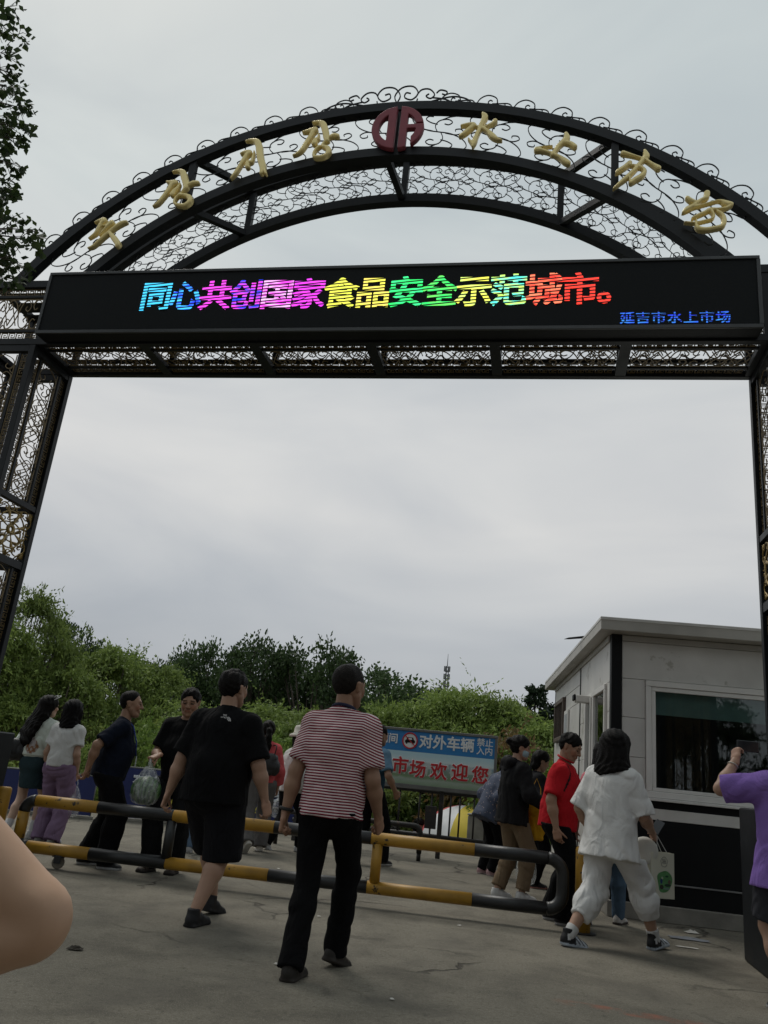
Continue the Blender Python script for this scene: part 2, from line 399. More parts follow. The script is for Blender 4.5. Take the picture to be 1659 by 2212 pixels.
ys = [15.9, 16.4, 17.2, 18.2, 20, 24, 30, 40, 60, 120, 400, 1500]; zs = [-0.004, -0.12, -0.8, -1.7, -2.1, -2.2, -2.2, -2.0, -1.0, 0, 0, 0]
xs = [-900, -300, -100, -60] + list(range(-40, 41, 2)) + [60, 100, 300, 900]; w_ = len(xs)
vs_ = [(x, y, z + (rng_.uniform(-.12, .12) if 16.5 < y < 80 else 0)) for y, z in zip(ys, zs) for x in xs]
mb.add(vs_, [(j * w_ + i, j * w_ + i + 1, (j + 1) * w_ + i + 1, (j + 1) * w_ + i) for j in range(len(ys) - 1) for i in range(w_ - 1)])
tag(mb.build('riverbank_terrain', M_earth, smooth=True), kind='structure')

# ------------------------------------------------------------------ the gate
GX, GY, GR = -3.6217, 8.1568, R(-11.923)
GW, GD = 7.081, 0.72                 # clear width, depth of posts and beam
ZB0, ZB1 = 4.964, 5.745              # beam
gate = thing('market_gate', 'tall black iron gate with a round arch carrying gold characters', 'gate', (GX, GY, 0), GR)
def scroll_curves(w, z0, z1):
    """one S scroll with its curls, point symmetric, in x (tangent) and z"""
    half = [[(0.12, 1.0), (0.02, 0.86), (0.10, 0.68), (0.30, 0.54), (0.5, 0.5)],
            [(0.40, 0.52), (0.22, 0.56), (0.12, 0.49), (0.16, 0.41), (0.24, 0.42), (0.24, 0.47)],
            [(0.47, 0.51), (0.42, 0.66), (0.47, 0.80), (0.60, 0.84), (0.68, 0.77), (0.63, 0.70), (0.56, 0.72)],
            [(0.45, 0.70), (0.34, 0.74), (0.25, 0.82), (0.28, 0.90), (0.36, 0.90)],
            [(0.52, 0.83), (0.62, 0.90), (0.78, 0.95), (0.74, 1.0)]]
    out = []
    for c in half:
        p = spline(c, 4)
        out.append([((x - .5) * w, z0 + (z1 - z0) * z) for x, z in p]); out.append([((.5 - x) * w, z0 + (z1 - z0) * (1 - z)) for x, z in p])
    return out
def curves_mesh(name, curves, r=0.0048, n=4, smooth=False):
    m = MB()
    for i, c in enumerate(curves): m.tube([(x, 0.0006 * (i % 5), z) for x, z in c], r, n, cap=False, upv=(0, 1, 0))
    return m.mesh(name, smooth)
AX, AZF, AZB = 3.53, 3.02, 3.04
RF1, RF2, RB1, RB2 = 4.775, 4.18, 4.70, 4.135
YF, YB = -0.70, -0.035
def arch(name, rad, y, cz, half=0.052):
    a0 = math.acos(min(1, (ZB1 - 0.01 - cz) / rad))
    m = MB(); n = 56; ring = [(-half, -half), (half, -half), (half, half), (-half, half)]
    vs_ = []
    for i in range(n + 1):
        a = -a0 - 0.015 + (2 * a0 + 0.03) * i / n
        for dr, dy in ring: vs_.append(((rad + dr) * math.sin(a), y + dy, (rad + dr) * math.cos(a)))
    fs_ = [(i * 4 + j, i * 4 + (j + 1) % 4, i * 4 + 4 + (j + 1) % 4, i * 4 + 4 + j) for i in range(n) for j in range(4)] + [(0, 1, 2, 3), (n * 4 + 3, n * 4 + 2, n * 4 + 1, n * 4)]
    m.add(vs_, fs_)
    o = m.build(name, M_iron, gate, loc=(AX, 0, cz), fix=True); return o
arch('arch_rib', RF1, YF, AZF); arch('arch_rib', RF2, YF, AZF); arch('arch_rib', RB1, YB, AZB); arch('arch_rib', RB2, YB, AZB)
def strut(p, q, r=0.034):
    MB().tube([p, q], r * 1.414, 4).build('strut', M_iron, gate)
def on(rad, x, cz): return cz + math.sqrt(rad * rad - (x - AX) ** 2)
for xf, xb in ((AX - 2.19, AX - 1.75), (AX + 2.25, AX + 1.75), (AX + 0.03, AX + 0.03)):
    strut((xf, YF, on(RF1, xf, AZF)), (xf, YF, on(RF2, xf, AZF)))
    strut((xb, YB, on(RB1, xb, AZB)), (xb, YB, on(RB2, xb, AZB)))
    if abs(xf - AX) > 1:
        strut((xf, YF, on(RF1, xf, AZF)), (xb, YB, on(RB1, xb, AZB)))
    xg = xf + (xb - xf) * 0.1 - (0.08 if abs(xf - AX) < 1 else 0)
    strut((xg, YF, on(RF2, xg, AZF)), (xb, YB, on(RB2, xb, AZB)))
# scrollwork in the two bands
def scroll_ring(r_in, r_out, y, cz, w, step, a_max, mirror, rad=0.0048, off=0.0):
    z0, z1 = r_in + 0.05, r_out - 0.05
    cs = scroll_curves(w, z0, z1)
    me = curves_mesh('scroll', cs, rad); me2 = curves_mesh('scroll', [[(-x, z) for x, z in c] for c in cs], rad)
    a = -a_max
    while a <= a_max:
        o = obj('scroll', me2 if (mirror and a > 0) else me, M_iron, gate, (AX, y, cz)); o.rotation_euler = (0, R(a + off), 0); a += step
scroll_ring(RF2, RF1, YF + 0.01, AZF, 0.66, 7.6, 47, False, 0.0062)
scroll_ring(RB2, RB1, YB, AZB, 0.50, 3.6, 46, False, 0.0046)
scroll_ring(RB2, RB1, YB + 0.012, AZB, 0.42, 7.2, 45, True, 0.0044, 1.5)
cr = [[(-.19, .0), (-.185, .05), (-.14, .075), (-.05, .062), (.02, .052)],
      [(.185, .0), (.16, .10), (.09, .155), (.0, .135), (-.03, .07), (.02, .035), (.065, .06), (.05, .095), (.025, .085)],
      [(-.02, .10), (-.06, .035), (-.11, .03), (-.115, .065), (-.085, .07)]]
cr = [spline(c, 4) for c in cr]
cl = curves_mesh('crest_scroll', [[(x, z + RF1 + .05) for x, z in c] for c in cr], 0.0066); crr = curves_mesh('crest_scroll', [[(-x, z + RF1 + .05) for x, z in c] for c in cr], 0.0066)
for i in range(1, 11):
    for s_ in (-1, 1):
        a = 7.6 + (i - 1) * 4.65
        o = obj('crest_scroll', cl if s_ < 0 else crr, M_iron, gate, (AX, YF, AZF)); o.rotation_euler = (0, R(s_ * a), 0)
big = [[(.02, .0), (-.03, .12), (.04, .23), (.16, .24), (.22, .15), (.16, .07), (.08, .10), (.09, .16), (.14, .15)],
       [(.20, .10), (.25, .19), (.34, .2), (.40, .13), (.36, .08), (.31, .11), (.34, .14)],
       [(.12, .0), (.2, .02), (.22, .08)],
       [(.42, .15), (.46, .19), (.53, .17), (.52, .13), (.48, .14)],
       [(.24, .0), (.42, .06), (.60, .11), (.74, .09), (.80, .03), (.74, .0)], [(.38, .09), (.52, .07), (.62, .02), (.68, .04), (.66, .07)]]
big = [spline(c, 4) for c in big]
big = big + [[(-x, z) for x, z in c] for c in big]
o = obj('crest_scroll', curves_mesh('crest_centre_scroll', [[(x, math.sqrt(RF1 ** 2 - x * x) + .05 + z * 1.05) for x, z in c] for c in big], 0.0085), M_iron, gate, (AX, YF, AZF))
o['label'] = 'large double scroll crowning the middle of the arch'

# beam and posts
def greek_curves(Ln, w=0.066):
    """meander strip along x, centred in z"""
    n = max(1, round(Ln / 0.085)); p = Ln / n; cs = []
    for i in range(n):
        x = -Ln / 2 + i * p
        cs.append([(x + .04 * p, -w / 2), (x + .04 * p, w / 2), (x + .80 * p, w / 2), (x + .80 * p, -w * .24), (x + .34 * p, -w * .24), (x + .34 * p, w * .14), (x + .56 * p, w * .14)])
    cs.append([(-Ln / 2, -w / 2 - .004), (Ln / 2, -w / 2 - .004)]); return cs
def lattice_curves(Ln, w=0.30):
    """diamond lattice with curls, along x"""
    cs = []; n = max(2, round(Ln / 0.36)); p = Ln / n
    for i in range(n):
        x = -Ln / 2 + i * p; h = w / 2
        for q in (0.0, 0.33, 0.66):
            xa = x + p * q
            if i % 2 == 0:
                cs.append([(xa, -h * .75), (xa + p * .34, h * .75)]); cs.append([(xa, h * .75), (xa + p * .34, -h * .75)])
        for s_ in (-1, 1):
            cs.append(spline([(x, 0), (x + .12 * p, s_ * h * .75), (x + .32 * p, s_ * h * .9), (x + .45 * p, s_ * h * .5), (x + .36 * p, s_ * h * .2), (x + .25 * p, s_ * h * .35), (x + .30 * p, s_ * h * .52)], 3))
            cs.append(spline([(x + p, 0), (x + .86 * p, s_ * h * .7), (x + .66 * p, s_ * h * .95), (x + .54 * p, s_ * h * .6), (x + .62 * p, s_ * h * .3), (x + .72 * p, s_ * h * .42)], 3))
            cs.append(spline([(x + .40 * p, s_ * h * .95), (x + .5 * p, s_ * h * .70), (x + .60 * p, s_ * h * .95)], 3))
        cs.append([(x + .02 * p, h * .98), (x + .98 * p, h * .98)]); cs.append([(x + .02 * p, -h * .98), (x + .98 * p, -h * .98)])
    return cs
_pm = {}
def panel_meshes(Ln):
    k = round(Ln, 3)
    if k not in _pm: _pm[k] = (curves_mesh('greek_key_strip', greek_curves(Ln), 0.0062), curves_mesh('lattice_panel', lattice_curves(Ln), 0.0058))
    return _pm[k]
def face_panel(parent, M, Ln):
    """greek strip | lattice | greek strip on a face; M maps (along, normal, across) to gate space"""
    g, la = panel_meshes(Ln)
    for off, me, nm in ((0.243, g, 'greek_key_strip'), (-0.243, g, 'greek_key_strip'), (0, la, 'lattice_panel')):
        o = obj(nm, me, M_bronze, parent); o.matrix_local = M @ Matrix.Translation((0, 0, off)) @ (Matrix.Scale(-1, 4, (0, 0, 1)) if off < 0 else Matrix.Identity(4))
def frame_bars(parent, M, Ln):
    for off in (0.183, -0.183):
        b = MB().box((-Ln / 2, -.012, off - .014), (Ln / 2, .012, off + .014), M=M); b.build('frame_bar', M_iron, parent)
def medallion_mesh():
    m = MB(); cs = []
    circ = lambda r, n=28, c=(0, 0): [(c[0] + r * math.cos(2 * math.pi * i / n), c[1] + r * math.sin(2 * math.pi * i / n)) for i in range(n + 1)]
    for c, r in ((circ(.185), .008), (circ(.036, 14), .016), (circ(.058, 16), .004)): m.tube([(x, 0, z) for x, z in c], r, 5, cap=False, upv=(0, 1, 0))
    for i in range(8):
        a = 2 * math.pi * (i + .5) / 8; ca, sa = math.cos(a), math.sin(a)
        m.tube([(ca * t, .0005 * i, sa * t) for t in (.05, .09, .13, .17, .20)], [.006, .009, .014, .022, .012], 6, flat=0.35, upv=(0, 1, 0))
        for s_ in (-1, 1):
            b = a + s_ * .17
            m.tube([(math.cos(b) * .205, 0.001, math.sin(b) * .205), (math.cos(a) * .235, .001, math.sin(a) * .235)], .006, 4, upv=(0, 1, 0))
    for sx in (-1, 1):
        for sz in (-1, 1):
            cx, cz = sx * .215, sz * .195
            for j in range(7):
                a = math.atan2(sz, sx) + (j - 3) * 0.42
                m.tube([(cx, .0004 * j, cz), (cx + math.cos(a) * .05, .0004 * j, cz + math.sin(a) * .05)], [.004, .009], 5, flat=.5, upv=(0, 1, 0))
            for q in (0, 1):
                pts = spline([(.20, .19), (.15, .235), (.09, .215), (.09, .175), (.125, .18), (.12, .2)], 3)
                pts = [(sx * (y if q else x) * (1.06 if q else 1), .002, sz * (x if q else y)) for x, y in pts]
                m.tube(pts, .0065, 4, cap=False, upv=(0, 1, 0))
            for q in (0, 1):
                pts = spline([(.06, .25), (.02, .235), (.015, .205), (.045, .2)], 3)
                pts = [(sx * (y if q else x) * (1.06 if q else 1), .002, sz * (x if q else y)) for x, y in pts]
                m.tube(pts, .006, 4, cap=False, upv=(0, 1, 0))
    return m.mesh('medallion', True)
me_med = medallion_mesh()
UPV = ((1.22, 2.71), (3.40, 4.88))
Vup = Matrix(((0, 0, 1, 0), (0, 1, 0, 0), (1, 0, 0, 0), (0, 0, 0, 1)))      # along -> z, across -> x
for cx in (-GD / 2, GW + GD / 2):
    cy = -GD / 2; h = GD / 2
    for sx in (-1, 1):
        for sy in (-1, 1):
            x, y = cx + sx * (h - .035), cy + sy * (h - .035)
            MB().box((x - .035, y - .035, 1.10), (x + .035, y + .035, ZB0 + .001), .004).build('corner_post', M_iron, gate)
    p = 0.19
    m = MB().box((cx - h - p, cy - h - p, 0), (cx + h + p, cy + h + p, 1.13), .012)
    m.build('plinth', M_iron, gate)
    for k in range(4):
        Mf = Matrix.Translation((cx, cy, 0)) @ Matrix.Rotation(k * math.pi / 2, 4, 'Z') @ Matrix.Translation((0, -h + .036, 0))
        for z0, z1 in ((1.131, 1.20), (2.715, 2.795), (3.335, 3.395), (4.89, ZB0)):
            MB().box((-h + .071, -.030, z0), (h - .071, .030, z1), .003, M=Mf).build('crossbar', M_iron, gate)
        for z0, z1 in UPV:
            M2 = Mf @ Matrix.Translation((0, 0, (z0 + z1) / 2)) @ Vup
            face_panel(gate, M2, z1 - z0 - .02); frame_bars(gate, M2, z1 - z0)
        o = obj('medallion', me_med, M_goldsc, gate); o.matrix_local = Mf @ Matrix.Translation((0, -.012, 3.065)) @ Matrix.Scale(1.16, 4, (1, 0, 0))
for x0_, x1_ in ((-.054, -.048), (GW + .048, GW + .054)):        # backing sheets behind the rear key strips
    for z0, z1 in UPV: MB().box((x0_, -.165, z0), (x1_, -.072, z1)).build('backing_sheet', M_iron, gate)
bays = [-GD + .05] + [0.0 + i * GW / 6 for i in range(7)] + [GW + GD - .05]
for y in (-GD, 0.0):
    s_ = 1 if y < 0 else -1; y0, y1 = sorted((y, y + s_ * .07))
    for z0, z1 in ((ZB0 + .002, ZB0 + .075), (ZB1 - .085, ZB1)):
        MB().box((-GD - .02, y0, z0), (GW + GD + .02, y1, z1), .004).build('beam_chord', M_iron, gate)
    for z0 in (ZB0 + .165, ZB1 - .20):
        MB().box((-GD, y0 + .02, z0), (GW + GD, y1 - .02, z0 + .028)).build('frame_bar', M_iron, gate)
    for i, x in enumerate(bays):
        MB().box((x - .03, y0 + .008, ZB0 + .075), (x + .03, y1 - .008, ZB1 - .085)).build('beam_upright', M_iron, gate)
    for a, b in zip(bays[:-1], bays[1:]):
        Ln = b - a - .07; g, la = panel_meshes(Ln); xc = (a + b) / 2; yc = (y0 + y1) / 2
        for zc, me, nm, scz in ((ZB0 + .12, g, 'greek_key_strip', 1), (ZB1 - .128, g, 'greek_key_strip', -1), ((ZB0 + ZB1) / 2 - .005, la, 'lattice_panel', 1.22)):
            o = obj(nm, me, M_bronze, gate); o.location = (xc, yc, zc); o.scale = (1, 1, scz)
for a, b in zip(bays[:-1], bays[1:]):          # soffit
    if a < -0.1 or b > GW + .1: continue
    M2 = Matrix.Translation(((a + b) / 2, -GD / 2, ZB0 + .034)) @ Matrix.Rotation(R(90), 4, 'X')
    face_panel(gate, M2, b - a - .13); frame_bars(gate, M2, b - a - .10)
for x in bays:
    MB().box((x - .05, -GD + .071, ZB0 + .006), (x + .05, -.071, ZB0 + .062)).build('cross_member', M_iron, gate)
    MB().box((x - .03, -GD + .071, ZB1 - .07), (x + .03, -.071, ZB1 - .01)).build('cross_member', M_iron, gate)

for y0, y1 in ((-GD + .085, -GD + .215), (-GD + .265, -.265), (-.215, -.085)):      # plates added under the open beam top to darken the soffit
    MB().box((-GD + .05, y0, ZB1 - .105), (GW + GD - .05, y1, ZB1 - .098)).build('sky_blocking_plate', M_iron, gate)
# gold characters (brush strokes: x, z, half width in mm about a centre)
LETTERS=[
(0.567,6.241,[[(-170,150,7),(-102,175,22),(-65,173,30),(-91,127,24),(-111,67,22),(-133,5,17),(-196,-52,6)],[(-64,101,7),(-21,108,13),(30,142,29),(7,111,24),(-37,49,13),(-79,-21,6)],[(196,143,18),(139,121,26),(75,68,20),(5,-8,20),(-67,-92,18),(-124,-157,15),(-175,-175,7)],[(38,6,18),(100,-59,31),(158,-128,31),(160,-155,25)]]),
(1.265,6.795,[[(-132,88,10),(-74,76,26),(-34,74,32),(-67,40,28),(-97,-30,24),(-139,-117,22),(-183,-190,18),(-228,-223,8)],[(24,62,8),(14,9,16),(-17,-34,26),(-36,-78,30)],[(-98,222,4),(-28,227,16),(28,206,32),(54,150,36),(84,77,34),(104,13,30),(82,-39,16),(45,-91,10)],[(117,26,16),(173,58,24),(228,60,20)],[(45,-91,12),(113,-98,20),(169,-128,27),(182,-177,27),(137,-227,24),(70,-224,20),(15,-199,14),(6,-155,14),(25,-112,14),(53,-91,14)]]),
(2.052,7.136,[[(-135,73,7),(-84,87,21),(-31,83,25),(-63,44,27),(-86,-12,23),(-118,-91,19),(-153,-179,19),(-191,-245,9)],[(16,97,7),(16,27,14),(6,-42,18),(-34,-52,23),(-29,-105,26)],[(-108,237,4),(-39,245,18),(28,220,32),(59,160,37),(77,85,37),(107,-20,37),(144,-123,35),(141,-195,21)],[(151,-124,17),(171,-165,16),(191,-206,14)]]),
(2.737,7.340,[[(-158,111,11),(-91,120,23),(-26,138,29),(-50,94,27),(-72,32,25),(-107,-47,25),(-141,-125,21),(-184,-171,15),(-226,-191,8)],[(20,75,8),(20,17,15),(-7,-8,26),(-14,-44,32)],[(-68,232,8),(0,232,19),(48,205,32),(74,149,36),(94,84,34),(109,20,32),(121,-17,28)],[(139,18,15),(188,41,26),(226,34,24)],[(97,-33,11),(78,-86,15),(133,-116,26),(157,-162,28),(131,-213,22),(74,-232,21),(13,-224,19),(-4,-178,13),(16,-126,15),(49,-93,15)]]),
(4.465,7.350,[[(1,210,10),(28,164,31),(14,108,26),(-3,57,24),(-23,-11,21),(-46,-87,23),(-63,-155,26),(-73,-210,10)],[(-75,-180,14),(-121,-108,9)],[(-202,63,12),(-122,75,18),(-76,62,23),(-128,5,26),(-174,-44,23),(-210,-67,14)],[(-76,62,14),(-33,33,12)],[(136,99,24),(110,66,19),(53,36,12),(16,21,14)],[(16,16,16),(67,-26,19),(119,-90,29),(165,-132,19),(210,-148,10)]]),
(5.211,7.060,[[(93,180,17),(101,120,33),(63,73,26),(22,25,23),(-13,-39,21),(-31,-71,18)],[(96,70,20),(142,51,23),(182,15,23)],[(-182,1,30),(-125,-15,18),(-65,-40,15),(-25,-64,18),(35,-101,18),(92,-154,28),(122,-180,26)],[(-176,21,10),(-94,33,7),(-35,33,7)]]),
(5.963,6.768,[[(83,213,14),(96,150,31),(75,116,24),(34,57,22),(-20,-19,21),(-78,-85,22),(-136,-143,17),(-204,-213,7)],[(-117,199,24),(-62,178,16),(24,141,10),(92,102,15),(150,50,17),(204,3,27)],[(-55,80,22),(-103,30,22),(-157,-11,22),(-178,-36,9)],[(-55,53,12),(0,41,12)],[(0,33,14),(58,12,15),(82,-33,19),(48,-84,25),(-10,-124,25),(-47,-156,15),(-54,-95,9)]]),
(6.592,6.261,[[(2,202,26),(-6,148,23),(-59,117,18),(-112,69,21),(-171,30,26),(-211,-5,11)],[(-172,156,18),(-137,121,21),(-98,102,18),(-59,117,15)],[(-171,30,16),(-73,59,10),(25,88,10),(107,109,11),(170,73,29),(211,63,16),(168,27,14),(94,18,11),(23,13,19),(-16,-10,15),(-75,-40,15),(-131,-71,10)],[(29,5,16),(54,-46,11),(40,-86,10),(-28,-108,10),(-110,-125,10),(-200,-113,6)],[(87,-6,13),(130,-53,18),(141,-115,21),(120,-171,21),(49,-192,21),(-21,-202,21),(-79,-187,21),(-103,-137,11),(-96,-80,6)]]),
]
def stroke_mesh(name, strokes, depth=0.05, vox=0.0075, puff=0.018):
    pts = [p for s_ in strokes for p in s_]
    lo = (min(p[0] for p in pts) / 1000 - .07, -.075, min(p[1] for p in pts) / 1000 - .07); hi = (max(p[0] for p in pts) / 1000 + .07, .06, max(p[1] for p in pts) / 1000 + .07)
    n0, n2 = int((hi[0] - lo[0]) / vox) + 1, int((hi[2] - lo[2]) / vox) + 1
    X, Z = np.meshgrid(lo[0] + vox * np.arange(n0), lo[2] + vox * np.arange(n2), indexing='ij')
    d2 = np.full(X.shape, 1.0)
    for s_ in strokes:
        q = np.array(spline(s_, 5)) / 1000
        for a, b in zip(q[:-1], q[1:]):
            ab = b[:2] - a[:2]; L2 = max(1e-9, ab @ ab)
            t = np.clip(((X - a[0]) * ab[0] + (Z - a[1]) * ab[1]) / L2, 0, 1)
            d2 = np.minimum(d2, np.hypot(X - a[0] - t * ab[0], Z - a[1] - t * ab[1]) - (a[2] + (b[2] - a[2]) * t))
    n1 = int((hi[1] - lo[1]) / vox) + 1; Y = lo[1] + vox * np.arange(n1)
    front = -depth / 2 - puff * (1 - np.exp(np.minimum(d2, 0) / .014))        # bulged face
    d = np.maximum(np.maximum(d2[:, None, :], (Y[None, :, None] - depth / 2)), front[:, None, :] - Y[None, :, None])
    v, f = surface_nets(d.astype(np.float32), np.array(lo), vox)
    return np_mesh(name, v, f)
NAMES = ['first hangul', 'second hangul', 'third hangul', 'fourth hangul', 'water', 'upper', 'city', 'field']
WORDS = ['수', '상', '시', '장', '水', '上', '市', '场']
for (cx, cz, st), wd in zip(LETTERS, WORDS):
    o = obj('gold_character', stroke_mesh('gold_character', st), M_gold, gate, (cx, -0.80, cz)); o['label'] = 'raised gold brush-written character ' + wd
# maroon round emblem
def emblem_mesh(vox=0.0075):
    lo = np.array((-.32, -.05, -.32)); n = int(.64 / vox) + 1
    X, Z = np.meshgrid(lo[0] + vox * np.arange(n), lo[2] + vox * np.arange(n), indexing='ij')
    r = np.hypot(X, Z); Ro = .274; Ri = .196
    disc = r - Ro; ringd = np.maximum(disc, Ri - r)
    def bar(x0, x1, z0=-9, z1=9): return np.maximum(np.maximum(x0 - X, X - x1), np.maximum(z0 - Z, Z - z1))
    # left: D
    D = np.maximum(np.minimum(ringd, np.maximum(disc, bar(-.108, -.022))), X + .022)
    # right: A-like shape with a cut
    A = np.minimum(ringd, np.maximum(disc, bar(.022, .10))); A = np.minimum(A, np.maximum(disc, bar(.022, .24, -.022, .03)))
    A = np.maximum(A, .022 - X); A = np.maximum(A, -bar(.17, .40, .032, .046)); A = np.maximum(A, -bar(.10, .15, -.40, -.13))
    d2 = np.minimum(D, A)
    ny = int(.1 / vox) + 1; Y = lo[1] + vox * np.arange(ny)
    d = np.maximum(d2[:, None, :], np.abs(Y)[None, :, None] - .032)
    v, f = surface_nets(d.astype(np.float32), lo, vox); return np_mesh('emblem', v, f, smooth=False)
o = obj('emblem', emblem_mesh(), M_maroon, gate, (3.597, -0.79, 7.443)); o['label'] = 'dark red round monogram emblem at the crown of the arch'

# ------------------------------------------------------------------ LED display
M_led = mat('led_housing_black', (0.0085, 0.0100, 0.0112), 0.55, var=0.15, vscale=3, bump=0.02, spec=.2)
M_scr = mat('led_screen_black', (0.0085, 0.0104, 0.0114), 0.7, var=0.10, vscale=40, bump=0.08, bscale=160, spec=.15)
led = thing('led_display', 'long black electronic display with rainbow Chinese lettering under the arch', 'display', (GX, GY, 0), GR)
LY = -0.90; X0, X1, Z0, Z1 = 0.10, 6.99, 4.985, 5.70
MB().box((X0, LY + .012, Z0), (X1, -GD - .004, Z1), .006).build('housing', M_led, led)
MB().box((X0 + .03, LY + .004, Z0 + .035), (X1 - .03, LY + .010, Z1 - .03)).build('screen', M_scr, led)
for (a, b) in (((X0, LY - .012, Z0 - .004), (X1, LY + .0105, Z0 + .033)), ((X0, LY - .010, Z1 - .028), (X1, LY + .0105, Z1 + .004)), ((X0 - .004, LY - .008, Z0 + .0335), (X0 + .028, LY + .0105, Z1 - .0285)), ((X1 - .028, LY - .008, Z0 + .0335), (X1 + .004, LY + .0105, Z1 - .0285))):
    MB().box(a, b, .003).build('frame_trim', mat('led_trim_grey', (0.030, 0.034, 0.036), 0.42, var=.2), led)
cyan, blue, mag, pink, yel, grn, red, org = (0.06, .62, 1), (.02, .05, 1), (.95, .06, .85), (1, .55, 1), (.95, .92, .10), (.03, .85, .16), (1, .05, .03), (1, .25, .12)
LEDT = [('同', cyan, cyan), ('心', blue, cyan), ('共', mag, mag), ('创', mag, blue), ('国', mag, pink), ('家', mag, (.8, .04, .9)), ('食', yel, (.75, .85, .08)), ('品', yel, (1, .8, .15)),
        ('安', grn, (.05, .95, .3)), ('全', grn, (.15, .8, .12)), ('示', yel, (.7, .95, .2)), ('范', (.1, .9, .75), (.6, .95, .15)), ('城', red, org), ('市', red, red), ('。', red, red)]
for i, (ch, c1, c2) in enumerate(LEDT):
    me = text_mesh(ch, 0.345, 0.010, 0.0008, 'lit_character')
    o = obj('lit_character', me, emit_mat('led_glow_%d' % i, c1, c2, 29.0, .10, 1.15), led, (1.19 + 0.317 * (i + .5), LY - .0005, 5.376)); o['label'] = 'lit character ' + ch
for i, ch in enumerate('延吉市水上市场'):
    me = text_mesh(ch, 0.128, 0.002, 0.0008, 'lit_character')
    o = obj('lit_character', me, emit_mat('led_glow_small_%d' % (i % 2), blue, (.05, .35, 1), 42.0, .05, .8, .60), led, (5.815 + 0.132 * (i + .5), LY - .0005, 5.085)); o['label'] = 'small lit blue character ' + ch

# ------------------------------------------------------------------ guard booth
KX, KY, KR = 2.6127, 8.6258, R(-7.0)
M_panel = mat('booth_white_panel', (0.58, 0.57, 0.54), 0.42, var=0.13, vscale=2.6, bump=0.03, bscale=6, rvar=.12, worn=(.40, .385, .345), wscale=2.2, wlo=.60)
M_ksilver = mat('booth_fascia_grey', (0.40, 0.385, 0.35), 0.5, var=0.16, vscale=2.5, bump=0.03)
M_kblack = mat('booth_black_panel', (0.005, 0.0056, 0.0062), 0.5, var=0.25, vscale=4, spec=.2)
M_pvc = mat('white_window_frame', (0.66, 0.65, 0.62), 0.4, var=0.06)
M_conc = mat('concrete_plinth', (0.20, 0.19, 0.165), 0.9, var=0.3, vscale=5, bump=0.35, bscale=30)
M_blind = mat('teal_roller_blind', (0.30, 0.44, 0.43), 0.7, var=0.1)
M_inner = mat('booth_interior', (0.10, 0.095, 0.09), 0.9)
def thin_glass():
    m, t, b = nodes_of('window_glass'); l = t.links.new; t.nodes.remove(b)
    o = t.nodes['Material Output']; tr = N(t, 'ShaderNodeBsdfTransparent'); tr.inputs['Color'].default_value = (.84, .90, .89, 1)
    gl = N(t, 'ShaderNodeBsdfGlossy'); gl.inputs['Roughness'].default_value = 0.02; fr = N(t, 'ShaderNodeFresnel'); fr.inputs['IOR'].default_value = 1.5
    ad = N(t, 'ShaderNodeMath', operation='MULTIPLY_ADD'); ad.inputs[1].default_value = 1.0; ad.inputs[2].default_value = 0.02; l(fr.outputs[0], ad.inputs[0])
    mx_ = N(t, 'ShaderNodeMixShader'); l(ad.outputs[0], mx_.inputs[0]); l(tr.outputs[0], mx_.inputs[1]); l(gl.outputs[0], mx_.inputs[2]); l(mx_.outputs[0], o.inputs['Surface'])
    return m
M_glass = thin_glass()
booth = thing('guard_booth', 'white panelled guard booth with black lower walls and big window', 'booth', (KX, KY, 0), KR)
def kb(name, lo, hi, m, bev=.004, par=None): return MB().box(lo, hi, bev).build(name, m, par or booth)
FL, DP = 3.30, 5.43; T = .06
kb('plinth', (-.03, -.05, 0), (FL, DP, .149), M_conc, .006)
# front wall, facing -y
kb('lower_panel', (.112, -.004, .150), (FL, T, .335), M_kblack); kb('metal_strip', (.112, -.012, .336), (FL, T, .350), mat('booth_strip_steel', (.25, .25, .25), .4, metal=.6), .002)
kb('lower_panel', (.112, 0, .351), (FL, T, .930), M_kblack); kb('white_band', (.112, -.006, .932), (FL, T, 1.040), M_panel); kb('lower_panel', (.112, 0, 1.041), (FL, T, 1.140), M_kblack)
for z0, z1 in ((1.142, 1.523), (1.527, 1.922), (1.926, 2.326)):
    kb('wall_panel', (.112, 0, z0), (.352, T, z1), M_panel); kb('wall_panel', (2.12, 0, z0), (FL, T, z1), M_panel)
kb('wall_panel', (.112, 0, 2.330), (FL, T, 2.725), M_panel); kb('header_panel', (.112, -.02, 2.727), (FL, T, 2.79), M_ksilver)
wf = thing('window', None, None); wf.parent = booth
wx0, wx1, wz0, wz1 = .356, 2.10, 1.144, 2.324
for lo, hi in (((wx0, -.03, wz0), (wx1, .03, wz0 + .062)), ((wx0, -.03, wz1 - .062), (wx1, .03, wz1)), ((wx0, -.03, wz0 + .0625), (wx0 + .055, .03, wz1 - .0625)), ((wx1 - .055, -.03, wz0 + .0625), (wx1, .03, wz1 - .0625))):
    kb('frame', lo, hi, M_pvc, .005, wf)
for lo, hi in (((wx0 + .058, -.018, wz0 + .064), (wx1 - .058, .02, wz0 + .1)), ((wx0 + .058, -.018, wz1 - .108), (wx1 - .058, .02, wz1 - .064)), ((wx0 + .058, -.018, wz0 + .101), (wx0 + .1, .02, wz1 - .109)), ((wx1 - .1, -.018, wz0 + .101), (wx1 - .058, .02, wz1 - .109))):
    kb('sash', lo, hi, M_pvc, .004, wf)
kb('sill', (wx0 - .01, -.06, wz0 - .03), (wx1 + .01, -.001, wz0 - .002), M_pvc, .004, wf)
kb('glass_pane', (wx0 + .1, 0, wz0 + .1), (wx1 - .1, .004, wz1 - .108), M_glass, 0, wf)
